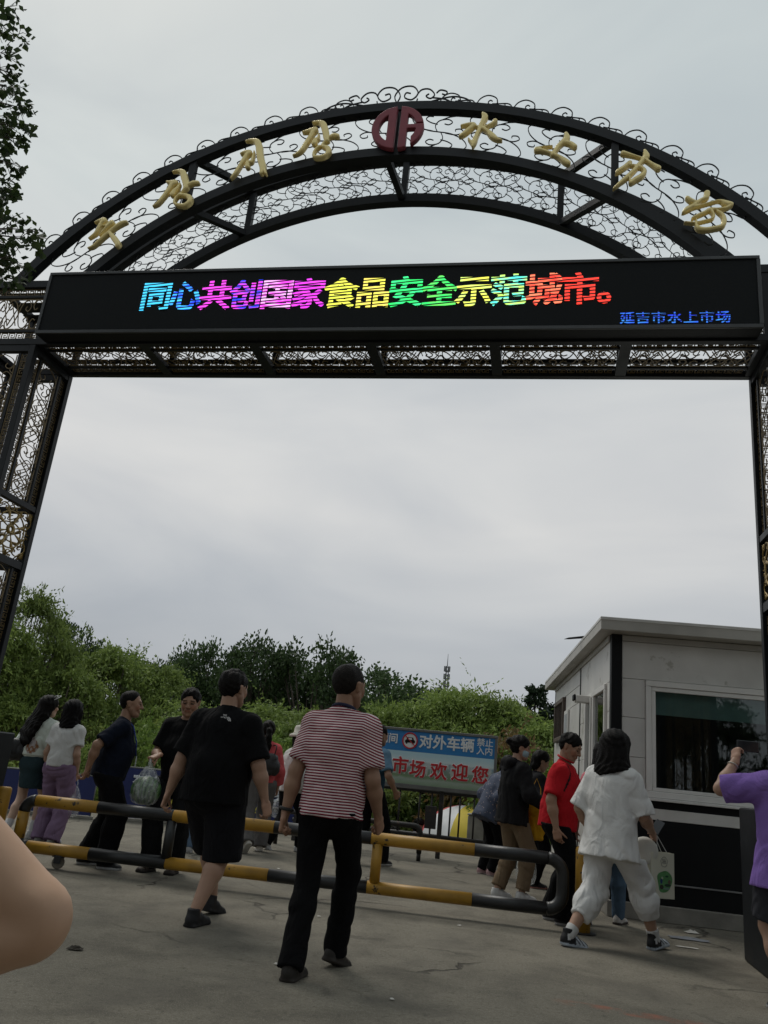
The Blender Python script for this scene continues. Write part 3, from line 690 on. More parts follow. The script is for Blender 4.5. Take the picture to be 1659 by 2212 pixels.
kb('roller_blind', (wx0 + .10, .10, 1.985), (wx1 - .10, .108, wz1 - .09), M_blind, 0, wf)
# corner post and left side wall, facing -x
kb('corner_post', (-.002, -.012, .150), (.110, .10, 2.80), M_kblack, .006)
kb('corner_post', (-.002, DP - .09, .150), (.08, DP, 2.80), M_kblack, .006)
kb('wall_divider', (-.008, 2.30, .150), (T, 2.36, 2.79), M_kblack, .003)
for (y0, y1), zz in (((.102, .255), ((.150, 1.06), (1.064, 1.522), (1.526, 1.98), (1.984, 2.29))), ((1.745, 2.297), ((.150, 1.06), (1.064, 1.522), (1.526, 1.98), (1.984, 2.29))), ((2.363, 3.90), ((.150, .93), (.934, 1.522), (1.526, 2.286))), ((5.10, 5.336), ((.150, 1.06), (1.064, 1.87), (1.874, 2.5)))):
    for z0, z1 in zz: kb('wall_panel', (0, y0, z0), (T, y1, z1), M_panel)
kb('wall_panel', (0, .102, 2.294), (T, 2.297, 2.725), M_panel); kb('wall_panel', (0, 2.363, 2.52), (T, 5.336, 2.725), M_panel); kb('wall_panel', (0, 2.363, 2.29), (T, 3.90, 2.516), M_panel); kb('wall_panel', (0, 3.904, .15), (T, 5.096, 1.86), M_panel)
kb('header_panel', (-.02, .102, 2.727), (T, 5.336, 2.79), M_ksilver)
sw = thing('sliding_window', None, None); sw.parent = booth
for lo, hi in (((-.03, .262, 2.225), (.03, 1.74, 2.287)), ((-.03, .262, .90), (.03, 1.74, .95)), ((-.03, .262, .951), (.03, .318, 2.224)), ((-.03, 1.06, .951), (.03, 1.12, 2.224)), ((-.03, 1.68, .951), (.03, 1.74, 2.224))):
    kb('frame', lo, hi, M_pvc, .005, sw)
for y in (1.15, 1.20): kb('frame', (-.045, y, .951), (-.015, y + .03, 2.224), M_pvc, .003, sw)
kb('glass_pane', (0, .322, .951), (.004, 1.058, 2.22), M_glass, 0, sw)
kb('glass_pane', (.012, 1.122, .951), (.016, 1.678, 2.22), M_glass, 0, sw)
kb('wall_panel', (0, .262, .15), (T, 1.74, .896), M_kblack)
kb('outlet_box', (-.20, 1.24, 2.17), (-.032, 1.42, 2.25), M_pvc, .006); kb('outlet_cover', (-.23, 1.26, 2.185), (-.201, 1.40, 2.26), M_kblack, .01)
bw = thing('barred_window', None, None); bw.parent = booth
M_brown = mat('brown_window_frame', (.085, .062, .05), .5, var=.3)
for lo, hi in (((-.05, 3.93, 2.44), (.03, 5.08, 2.505)), ((-.05, 3.93, 1.87), (.03, 5.08, 1.93)), ((-.05, 3.93, 1.931), (.03, 3.99, 2.439)), ((-.05, 5.02, 1.931), (.03, 5.08, 2.439))): kb('frame', lo, hi, M_brown, .005, bw)
for i in range(6): kb('window_bar', (-.03, 4.12 + i * .155, 1.931), (-.018, 4.135 + i * .155, 2.439), M_brown, 0, bw)
kb('glass_pane', (0, 3.99, 1.93), (.004, 5.02, 2.44), M_glass, 0, bw)
nb = kb('notice_board', (-.03, 3.44, 1.75), (-.003, 3.86, 2.28), M_pvc, .004); kb('notice_sheet', (-.034, 3.50, 1.81), (-.031, 3.80, 2.22), mat('notice_grey', (.30, .32, .33), .6, var=.4, vscale=12), 0, nb)
# far walls, inside, roof
kb('rear_wall', (FL, .0, .15), (FL + T, DP, 2.79), M_panel); kb('rear_wall', (.081, DP - T, .15), (FL, DP - .002, 2.79), M_panel)
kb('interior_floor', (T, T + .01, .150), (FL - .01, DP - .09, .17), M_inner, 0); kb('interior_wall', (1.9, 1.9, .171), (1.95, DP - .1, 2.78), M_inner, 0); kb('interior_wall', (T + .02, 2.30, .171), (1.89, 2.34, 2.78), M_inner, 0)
kb('desk', (.30, .15, .80), (2.0, .62, .84), M_brown, .005)
kb('roof', (-.15, -.22, 2.795), (FL + .15, DP + .30, 2.925), M_ksilver, .006)
kb('roof_flashing', (-.155, -.226, 2.900), (FL + .155, DP + .305, 2.935), M_panel, .004)
MB().tube([(-.34, 1.45, 2.955), (-.28, 1.40, 2.962), (-.10, 1.27, 2.972), (.2, 1.05, 2.962)], [.004, .028, .036, .036], 6, flat=.45).build('roof_board', M_kblack, booth)['label'] = 'dark pointed board sticking out over the roof edge'
# ------------------------------------------------------------------ striped barrier
M_yel = mat('barrier_yellow_paint', (0.345, 0.185, 0.018), 0.5, var=0.25, vscale=7, worn=(0.018, 0.014, 0.011), wscale=10, wlo=0.625, bump=.05)
M_blk = mat('barrier_black_paint', (0.012, 0.0125, 0.013), 0.42, var=0.4, vscale=8, worn=(0.11, 0.065, 0.02), wscale=13, wlo=0.70, bump=.05)
M_rub = mat('dark_rubber', (0.018, 0.017, 0.016), 0.8, var=.2)
M_wheel = mat('worn_wheel', (0.16, 0.14, 0.11), 0.8, var=.3)
bar = thing('swing_barrier', 'yellow and black tube barrier with a caster wheel across the entrance', 'barrier', (-2.633, 7.9625, 0), R(-6.736))
RB = 0.053; ZT, ZL = 0.555, 0.158
segs = [-.30, .30, 1.02, 1.96, 2.84, 3.75, 4.38]
for z in (ZT, ZL):
    for i in range(6):
        MB().tube([(segs[i] + (.0005 if i else 0), 0, z), (segs[i + 1] - .0005, 0, z)], RB + (.0006 if i % 2 else 0), 20).build('rail_segment', M_blk if i % 2 else M_yel, bar, True)
def arc(c, r, a0, a1, n=7): return [(c[0] + r * math.cos(R(a0 + (a1 - a0) * i / n)), 0, c[1] + r * math.sin(R(a0 + (a1 - a0) * i / n))) for i in range(n + 1)]
rr = .13
MB().tube(arc((4.385, ZT - rr), rr, 90, 0) + arc((4.385, ZL + rr), rr, 0, -90), RB, 20).build('end_bend', M_blk, bar, True)
MB().tube(arc((-.305, ZT - .10), .10, 90, 180), RB, 20).build('end_bend', M_blk, bar, True)
MB().tube([(-.405, 0, ZT - .101), (-.405, 0, ZL + .06)], RB * .98, 20).build('end_upright', M_yel, bar, True)
MB().tube(arc((-.345, ZL + .06), .06, 180, 270) + [(-.301, 0, ZL)], RB, 20).build('end_bend', M_blk, bar, True)
MB().tube([(1.01, 0, ZL + .04), (1.01, 0, ZT - .04)], .046, 18).build('upright', M_blk, bar, True)
MB().tube([(2.90, 0, ZL + .04), (2.90, 0, ZT - .04)], .046, 18).build('upright', M_yel, bar, True)
wh = MB().lathe([(.015, -.017), (.045, -.019), (.054, -.013), (.056, 0), (.054, .013), (.045, .019), (.015, .017)], 20).build('caster_wheel', M_wheel, bar, True, (0.02, 0, .056)); wh.rotation_euler = (R(90), 0, R(25))
MB().box((-.012, -.035, .05), (.052, -.027, ZL - .035)).box((-.012, .027, .05), (.052, .035, ZL - .035)).box((-.03, -.04, ZL - .056), (.07, .04, ZL - .046)).build('caster_fork', M_blk, bar)
def bollard(x, y, h, label, r=.062):
    b = thing('steel_bollard', label, 'bollard', (x, y, 0), 0, 'posts at the ends of the barrier')
    MB().lathe([(r, 0), (r, h - .03), (r * .93, h - .008), (r * .7, h)], 20).build('post', M_yel, b, True)
    MB().lathe([(r + .05, 0), (r + .05, .012), (r + .003, .014)], 20).build('base_plate', M_blk, b)
bollard(2.02, 7.42, .675, 'rusty yellow steel post at the right end of the barrier', .066)
bollard(-3.30, 8.12, .64, 'yellow steel post at the left end of the barrier')

# ------------------------------------------------------------------ welcome sign with iron fence
sign = thing('welcome_sign', 'blue and landscape sign board with white and red Chinese lettering', 'sign', (0.62, 12.85, 0), R(-14))
SX = lambda xw: (xw - .62) * 1.0306
M_sframe = mat('sign_frame_steel', (.13, .13, .125), .5, metal=.3, var=.2)
M_sblue = mat('sign_blue_print', (.016, .17, .42), .5, var=.06)
M_white = mat('white_print', (.62, .64, .64), .6, var=.05); M_redp = mat('red_print', (.42, .012, .016), .55, var=.08)
def landscape_mat():
    m, t, b = nodes_of('landscape_print'); l = t.links.new
    tcn = N(t, 'ShaderNodeTexCoord'); sp = N(t, 'ShaderNodeSeparateXYZ'); l(tcn.outputs['Object'], sp.inputs[0])
    rp_ = N(t, 'ShaderNodeValToRGB'); mr = N(t, 'ShaderNodeMapRange'); mr.inputs['From Min'].default_value = 1.0; mr.inputs['From Max'].default_value = 1.47
    nz_ = N(t, 'ShaderNodeTexNoise'); nz_.inputs['Scale'].default_value = 6; l(tcn.outputs['Object'], nz_.inputs['Vector'])
    ad = N(t, 'ShaderNodeMath', operation='MULTIPLY_ADD'); ad.inputs[1].default_value = .06; l(nz_.outputs['Fac'], ad.inputs[0]); l(sp.outputs['Z'], ad.inputs[2]); l(ad.outputs[0], mr.inputs['Value'])
    l(mr.outputs['Result'], rp_.inputs['Fac']); el = rp_.color_ramp.elements
    el[0].position = .08; el[0].color = (.22, .30, .20, 1); el[1].position = 1.0; el[1].color = (.42, .60, .66, 1)
    for p_, c in ((.22, (.30, .36, .30)), (.30, (.16, .24, .12)), (.52, (.20, .26, .22)), (.66, (.28, .36, .38)), (.74, (.22, .32, .38)), (.80, (.56, .66, .67))):
        q = el.new(p_); q.color = (*c, 1)
    br = N(t, 'ShaderNodeTexVoronoi', feature='F1', distance='CHEBYCHEV'); br.inputs['Scale'].default_value = 17; mpn = N(t, 'ShaderNodeMapping'); mpn.inputs['Scale'].default_value = (1.3, 0, .55); l(tcn.outputs['Object'], mpn.inputs[0]); l(mpn.outputs[0], br.inputs['Vector'])
    sv = N(t, 'ShaderNodeSeparateColor'); l(br.outputs['Color'], sv.inputs[0])
    g = N(t, 'ShaderNodeMath', operation='GREATER_THAN'); g.inputs[1].default_value = .56; l(sv.outputs[0], g.inputs[0])
    z1 = N(t, 'ShaderNodeMath', operation='COMPARE'); z1.inputs[1].default_value = 1.24; z1.inputs[2].default_value = .10; l(sp.outputs['Z'], z1.inputs[0])
    k = N(t, 'ShaderNodeMath', operation='MULTIPLY'); l(g.outputs[0], k.inputs[0]); l(z1.outputs[0], k.inputs[1])
    k2 = N(t, 'ShaderNodeMath', operation='MULTIPLY'); l(k.outputs[0], k2.inputs[0]); k2.inputs[1].default_value = .6
    mx_ = N(t, 'ShaderNodeMix', data_type='RGBA'); l(k2.outputs[0], mx_.inputs[0]); l(rp_.outputs['Color'], mx_.inputs[6]); mx_.inputs[7].default_value = (.58, .58, .54, 1)
    l(mx_.outputs[2], b.inputs['Base Color']); b.inputs['Roughness'].default_value = .5
    return m
x0, x1 = SX(-.78), SX(2.03)
MB().box((x0, 0, 1.475), (x1, .02, 1.775)).build('blue_panel', M_sblue, sign)
MB().box((x0, 0, 1.0), (x1, .02, 1.4735)).build('landscape_panel', landscape_mat(), sign)
for lo, hi in (((x0 - .04, -.02, 1.776), (x1 + .04, .03, 1.815)), ((x0 - .04, -.02, .945), (x1 + .04, .03, .999)), ((x1 + .0005, -.018, .9995), (x1 + .038, .03, 1.7755)), ((x0 - .038, -.018, .9995), (x0 - .0005, .03, 1.7755))):
    MB().box(lo, hi, .004).build('frame', M_sframe, sign)
def put(s_, xw, z, size, m, bold=.003, y=-.006, par=sign, nm='lettering', f=SX):
    o = obj(nm, text_mesh(s_, size, bold, .0012, nm), m, par, (f(xw), y, z)); return o
put('营业', .02, 1.63, .155, M_white); put('期间', .432, 1.635, .155, M_white, .004); put('对外车辆', 1.318, 1.628, .213, M_white, .006); put('禁止', 1.885, 1.695, .125, M_white, .002); put('入内', 1.885, 1.572, .125, M_white, .002)
for ch, xw, dz in (('水', .12, 0), ('上', .40, 0), ('市', .65, .02), ('场', .915, -.01), ('欢', 1.228, -.01), ('迎', 1.54, 0), ('您', 1.84, -.01)):
    put(ch, xw, 1.22 + dz, .262, M_white, .015, -.003); put(ch, xw, 1.22 + dz, .262, M_redp, .007, -.008)
ns = MB(); ns.lathe([(.112, -.002), (.112, .002)], 28); o = ns.build('no_car_disc', M_white, sign, loc=(SX(.765), -.004, 1.632)); o.rotation_euler = (R(90), 0, 0)
cpl = [(-.078, -.03), (-.078, .005), (-.06, .012), (-.045, .05), (.045, .05), (.06, .012), (.078, .005), (.078, -.03), (.06, -.03), (.06, -.05), (.04, -.05), (.04, -.03), (-.04, -.03), (-.04, -.05), (-.06, -.05), (-.06, -.03)]
MB().prism(cpl, -.0012, .0012).build('car_symbol', M_kblack, sign, loc=(SX(.765), -.0082, 1.632), fix=True)
MB().prism([(-.034, .014), (-.026, .04), (.026, .04), (.034, .014)], -.0012, .0012).build('car_symbol', M_white, sign, loc=(SX(.765), -.0105, 1.632), fix=True)
MB().tube([(.113 * math.cos(2 * math.pi * i / 28), 0, .113 * math.sin(2 * math.pi * i / 28)) for i in range(29)], .012, 6, cap=False, flat=.4, upv=(0, 1, 0)).build('prohibition_ring', M_redp, sign, loc=(SX(.765), -.011, 1.632))
MB().box((-.105, -.003, -.006), (.105, 0, .006), M=Matrix.Rotation(R(42), 4, 'Y')).build('prohibition_ring', M_redp, sign, loc=(SX(.765), -.0125, 1.632))
M_fence = mat('rusty_black_iron', (.016, .014, .013), .6, var=.4, vscale=9, worn=(.05, .028, .016), wscale=12, wlo=.62)
fence = thing('iron_fence', 'black iron picket fence panel carrying the welcome sign', 'fence', (0.63, 12.95, 0), R(-14))
for z in (.925, .30): MB().tube([(-1.6, 0, z), (2.3, 0, z)], .028, 10).build('rail', M_fence, fence, True)
for xw in (-.88, .37, 1.30, 2.4): MB().box((SX(xw) - .032, -.032, 0), (SX(xw) + .032, .032, .96), .004).build('post', M_fence, fence)
for xw in (-.6, -.35, -.1, .13, .68, .98, 1.16, 1.44, 1.575, 1.785, 1.95, 2.12, 2.28): MB().tube([(SX(xw), 0, .30), (SX(xw), 0, .925)], .014, 8).build('picket', M_fence, fence, True)
MB().box((SX(1.08), -.05, .40), (SX(1.25), -.033, .72), .006).build('lock_plate', M_fence, fence)
low = thing('low_pipe_barrier', 'low black pipe barrier with rounded end before the iron fence', 'barrier', (0.2, 12.25, 0), R(-11))
MB().tube([(-1.5, 0, .455), (.70, 0, .455)] + [(.70 + .09 * math.sin(R(a)), 0, .365 + .09 * math.cos(R(a))) for a in (15, 30, 45, 60, 75, 90)] + [(.79, 0, .1)], .037, 12).build('rail', M_fence, low, True)
for x in (-1.3, -.3): MB().tube([(x, 0, 0), (x, 0, .43)], .03, 10).build('leg', M_fence, low, True)
MB().tube([(.79, 0, 0), (.79, 0, .1)], .03, 10).build('leg', M_fence, low, True)

# ------------------------------------------------------------------ blue banners on the ground
M_ban = mat('navy_banner_vinyl', (.010, .020, .105), .45, var=.12, vscale=3, bump=.04, bscale=4)
M_bwht = mat('banner_white', (.55, .58, .62), .6, var=.05); M_byel = mat('banner_yellow', (.62, .55, .06), .6, var=.05)
def banner(label, x, y, rot, Ln, h, texts):
    b = thing('ground_banner', label, 'banner', (x, y, 0), R(rot), 'navy banners along the road edge')
    m = MB(); n = 16; vs_ = []
    for i in range(n + 1):
        for j in range(5): vs_.append((Ln * i / n, .012 * math.sin(i * 1.3 + j), .05 + (h - .05) * j / 4))
    m.add(vs_, [(i * 5 + j, i * 5 + 5 + j, i * 5 + 6 + j, i * 5 + 1 + j) for i in range(n) for j in range(4)]); m.build('vinyl_sheet', M_ban, b, True)
    MB().tube([(-.02, .02, h + .01), (Ln + .02, .02, h + .01)], .016, 8).build('top_rail', M_sframe, b, True)
    for xx in (.0, Ln * .33, Ln * .66, Ln): MB().tube([(xx, .03, 0), (xx, .03, h)], .016, 8).build('stake', M_sframe, b, True)
    MB().box((-.05, -.02, 0), (Ln + .05, .10, .045), .006).build('footing', M_conc, b)
    for s_, xx, z, sz, mm, bo in texts: put(s_, xx, z, sz, mm, bo, -.024, b, 'lettering', lambda v: v)
    return b
banner('navy banner with large white and yellow Chinese lettering behind the barrier', -3.75, 13.6, 22, 4.15, .80,
       [('延', .33, .55, .29, M_bwht, .011), ('边', .65, .55, .29, M_bwht, .011), ('客', 2.0, .56, .29, M_bwht, .011), ('乡', 2.62, .57, .29, M_bwht, .011), ('种', .56, .33, .17, M_byel, .005), ('植', .80, .33, .17, M_byel, .005), ('专', 1.94, .33, .17, M_byel, .005), ('业', 2.23, .33, .17, M_byel, .005), ('电话:0943682', .37, .115, .082, M_bwht, .001)])
banner('navy banner with white digits seen between the purple trousers', -5.75, 12.95, 12, 1.75, .62, [('43', 1.12, .16, .15, M_bwht, .002)])

# ------------------------------------------------------------------ riverside market below the road
M_tred = mat('red_canopy_cloth', (.46, .045, .050), .7, var=.12, vscale=2); M_tblue = mat('blue_canopy_cloth', (.05, .09, .34), .7, var=.1)
M_tyel = mat('yellow_canopy_cloth', (.62, .47, .05), .7, var=.08); M_twh = mat('white_canopy_cloth', (.6, .6, .6), .7, var=.08); M_steel = mat('stall_white_tube', (.5, .52, .55), .45, var=.1)
def canopy(label, x, y, zt, w, d, cloth):
    t_ = thing('market_canopy', label, 'canopy', (x, y, -2.15), 0, 'canopies of the riverside market'); z = zt + 2.15
    m = MB(); a, b = w / 2, d / 2; e0 = z - .42; e1 = z - .62
    m.add([(-a, -b, e0), (a, -b, e0), (a, b, e0), (-a, b, e0), (0, 0, z), (-a, -b, e1), (a, -b, e1), (a, b, e1), (-a, b, e1)], [(0, 1, 4), (1, 2, 4), (2, 3, 4), (3, 0, 4), (0, 5, 6, 1), (1, 6, 7, 2), (2, 7, 8, 3), (3, 8, 5, 0)])
    m.build('cloth_roof', cloth, t_)
    for sx in (-1, 1):
        for sy in (-1, 1): MB().tube([(sx * (a - .04), sy * (b - .04), 0), (sx * (a - .04), sy * (b - .04), e1 + .05)], .03, 8).build('leg', M_steel, t_)
    for s_ in (-1, 1): MB().tube([(-a, s_ * (b - .03), e1 + .02), (0, s_ * (b - .03), e1 + .14), (a, s_ * (b - .03), e1 + .02)], .015, 6).build('truss_bar', M_steel, t_)
    return t_
canopy('red canopy tent at the left edge below the long-haired woman', -8.7, 18.6, .72, 3.6, 3.0, M_tred)
canopy('blue canopy tent behind the red one at the left', -7.3, 22.0, .85, 3.0, 3.0, M_tblue)
canopy('red canopy tent glimpsed between the white shirt and the navy shirt', -5.5, 19.4, .62, 2.2, 2.2, M_tred)
um = thing('market_umbrella', 'yellow, blue and red panelled umbrella beyond the iron fence', 'umbrella', (2.30, 17.0, -1.30))
cols = [M_tyel, M_tblue, M_tyel, M_tred, M_twh, M_tyel, M_tblue, M_tred]
for i in range(8):
    m = MB(); vs_ = []
    for j in range(7):
        t_ = j / 6; r_ = .98 * math.sin(t_ * 1.35) / math.sin(1.35); z_ = 1.98 - .62 * (1 - math.cos(t_ * 1.35)) / (1 - math.cos(1.35))
        for k in range(4):
            a = 2 * math.pi * (i + k / 3) / 8 + .3; q = 1 - .05 * math.sin(math.pi * k / 3) * t_
            vs_.append((r_ * q * math.cos(a), r_ * q * math.sin(a), z_))
    m.add(vs_, [(j * 4 + k, j * 4 + k + 1, j * 4 + 5 + k, j * 4 + 4 + k) for j in range(6) for k in range(3)]); m.build('canopy_panel', cols[i], um, True)
MB().tube([(0, 0, -.3), (0, 0, 2.02)], .02, 8).build('pole', M_steel, um)
cb = thing('concrete_block', 'grey concrete block standing behind the iron fence', 'block', (2.22, 14.9, 0), R(-10))
MB().box((-.2, -.2, 0), (.27, .2, .575), .02).build('body', M_conc, cb); MB().box((-.21, -.21, .576), (.28, .21, .60), .008).build('cap', M_conc, cb)
vt = thing('vendor_table', 'low market table with white cloth beyond the road edge', 'table', (.45, 17.4, -.95), R(6))
MB().box((-.75, -.3, .70), (.75, .3, .73), .005).build('tabletop', M_twh, vt)
for sx in (-.7, .7):
    for sy in (-.25, .25): MB().tube([(sx, sy, -.5), (sx, sy, .70)], .02, 6).build('leg', M_steel, vt)

# ------------------------------------------------------------------ far mast
mast = thing('radio_mast', 'slim grey telecommunications mast rising far behind the trees', 'mast', (14.7, 150, 0))
M_mast = mat('galvanised_mast', (.10, .105, .11), .6)
lg = MB()
for k in range(3):
    a = 2 * math.pi * k / 3; lg.tube([(1.1 * math.cos(a), 1.1 * math.sin(a), 0), (.22 * math.cos(a), .22 * math.sin(a), 21.2)], .09, 5)
lg.build('lattice_legs', M_mast, mast)
br = MB()
for i in range(26):
    z = i * .8; r0 = 1.1 - .88 * z / 21.2; r1 = 1.1 - .88 * (z + .8) / 21.2
    for k in range(3):
        a = 2 * math.pi * k / 3; b = 2 * math.pi * (k + 1) / 3
        br.tube([(r0 * math.cos(a), r0 * math.sin(a), z), (r1 * math.cos(b), r1 * math.sin(b), z + .8)], .05, 4)
br.build('bracing', M_mast, mast)
for z in (17.6, 19.0, 20.4):
    MB().tube([(.5 * math.cos(2 * math.pi * k / 12), .5 * math.sin(2 * math.pi * k / 12), z) for k in range(13)], .07, 4, cap=False).build('platform_ring', M_mast, mast)
    for k in range(6):
        a = 2 * math.pi * k / 6; MB().box((.5 * math.cos(a) - .09, .5 * math.sin(a) - .06, z - .1), (.5 * math.cos(a) + .09, .5 * math.sin(a) + .06, z + .9)).build('antenna_panel', M_mast, mast)
MB().tube([(0, 0, 21), (0, 0, 23.6)], [.09, .03], 6).build('spire', M_mast, mast)

# ------------------------------------------------------------------ litter
def crumple(name, label, x, y, sx, sy, h, m, seed, rot=0.0, n=7):
    rg = random.Random(seed); b = MB(); vs_ = []
    for i in range(n + 1):
        for j in range(n + 1):
            ed = math.sin(math.pi * i / n) * math.sin(math.pi * j / n)
            vs_.append((sx * (i / n - .5 + rg.uniform(-.06, .06)), sy * (j / n - .5 + rg.uniform(-.06, .06)), .006 + h * ed * rg.uniform(.3, 1.0) + rg.uniform(0, .003)))
    b.add(vs_, [(i * (n + 1) + j, (i + 1) * (n + 1) + j, (i + 1) * (n + 1) + j + 1, i * (n + 1) + j + 1) for i in range(n) for j in range(n)])
    o = b.build(name, m, None, False, (x, y, 0)); o.rotation_euler = (0, 0, rot); return tag(o, label, 'litter')
M_paper = mat('dirty_paper', (.52, .50, .46), .8, var=.12, vscale=20)
crumple('crumpled_paper', 'crumpled white paper scrap by the booth plinth', 3.20, 8.05, .11, .08, .03, M_paper, 1)
crumple('paper_strip', 'flat pale paper strip lying ahead of the white sneakers', 2.83, 7.22, .17, .035, .006, M_paper, 2, R(-12))
crumple('plastic_sheet', 'grey flattened plastic film beside the black gate plinth', 3.02, 7.66, .34, .12, .02, mat('grey_plastic_film', (.20, .21, .23), .35, var=.2), 3, R(-8))
crumple('bark_piece', 'dark broken scrap lying alone on the foreground asphalt', -1.47, 5.07, .085, .05, .02, mat('dark_bark', (.035, .028, .02), .9, var=.4), 4, R(5))
for i, (x, y, s_, lb) in enumerate(((-.18, 6.9, .03, 'tiny pale scrap beside the lower barrier rail, left of its yellow upright'), (.95, 7.15, .035, 'tiny pale scrap below the right half of the barrier'), (.30, 4.7, .028, 'tiny pale scrap right of the striped man\'s shoe'), (-.35, 5.2, .03, 'tiny pale scrap left of the striped man\'s shoe'), (1.45, 9.0, .03, 'tiny pale scrap left of the white sneakers'), (-.75, 9.6, .04, 'tiny pale scrap between the barrier and the ponytail woman'))):
    tag(crumple('paper_scrap', lb, x, y, s_, s_ * .7, .008, M_paper, 10 + i, i, 3), group='tiny scraps on the asphalt')
# ------------------------------------------------------------------ trees
def leaf_mat(name, c1, c2, c3=None, trans=.35):
    m, t, b = nodes_of(name); l = t.links.new; o = t.nodes['Material Output']
    ge = N(t, 'ShaderNodeNewGeometry'); rp_ = N(t, 'ShaderNodeValToRGB'); el = rp_.color_ramp.elements
    el[0].color = (*c1, 1); el[1].color = (*c2, 1)
    if c3: q = el.new(.93); q.color = (*c3, 1); el[1].position = .90 if False else el[1].position
    l(ge.outputs['Random Per Island'], rp_.inputs['Fac'])
    oi = N(t, 'ShaderNodeObjectInfo'); mr = N(t, 'ShaderNodeMapRange'); mr.inputs['To Min'].default_value = .78; mr.inputs['To Max'].default_value = 1.2; l(oi.outputs['Random'], mr.inputs['Value'])
    mm = N(t, 'ShaderNodeMix', data_type='RGBA', blend_type='MULTIPLY'); mm.inputs[0].default_value = 1; l(rp_.outputs['Color'], mm.inputs[6]); l(mr.outputs['Result'], mm.inputs[7])
    l(mm.outputs[2], b.inputs['Base Color']); b.inputs['Roughness'].default_value = .55; b.inputs['Specular IOR Level'].default_value = .25
    tr = N(t, 'ShaderNodeBsdfTranslucent'); l(mm.outputs[2], tr.inputs['Color']); ms = N(t, 'ShaderNodeMixShader'); ms.inputs[0].default_value = trans
    l(b.outputs[0], ms.inputs[1]); l(tr.outputs[0], ms.inputs[2]); l(ms.outputs[0], o.inputs['Surface']); return m
def nv(v): v = np.array(v, float); return v / max(1e-9, np.linalg.norm(v))
M_willow = leaf_mat('willow_leaves', (.100, .155, .034), (.25, .33, .085))
M_broad = leaf_mat('dark_broad_leaves', (.026, .050, .018), (.072, .115, .040))
M_con = leaf_mat('conifer_needles', (.012, .026, .012), (.028, .048, .022), trans=.15)
M_bright = leaf_mat('bright_shrub_leaves', (.085, .155, .028), (.20, .28, .065))
M_brownlf = leaf_mat('withered_leaves', (.09, .075, .03), (.20, .125, .055))
M_near = leaf_mat('near_tree_leaves', (.020, .036, .014), (.050, .078, .022), trans=.4)
M_bark = mat('grey_bark', (.075, .062, .048), .95, var=.4, vscale=14, bump=.6, bscale=40)
def leaf_quads(p, d, nrm, L, w):
    """diamond leaves: p base (n,3), d direction, nrm approximate normal"""
    d = d / np.linalg.norm(d, axis=1, keepdims=True); s_ = np.cross(d, nrm); s_ /= np.maximum(1e-6, np.linalg.norm(s_, axis=1, keepdims=True))
    L = np.broadcast_to(np.asarray(L), (len(p),))[:, None]; w = np.broadcast_to(np.asarray(w), (len(p),))[:, None]
    v = np.stack([p, p + d * L * .45 + s_ * w, p + d * L, p + d * L * .45 - s_ * w], 1).reshape(-1, 3)
    return v, np.arange(len(v)).reshape(-1, 4)
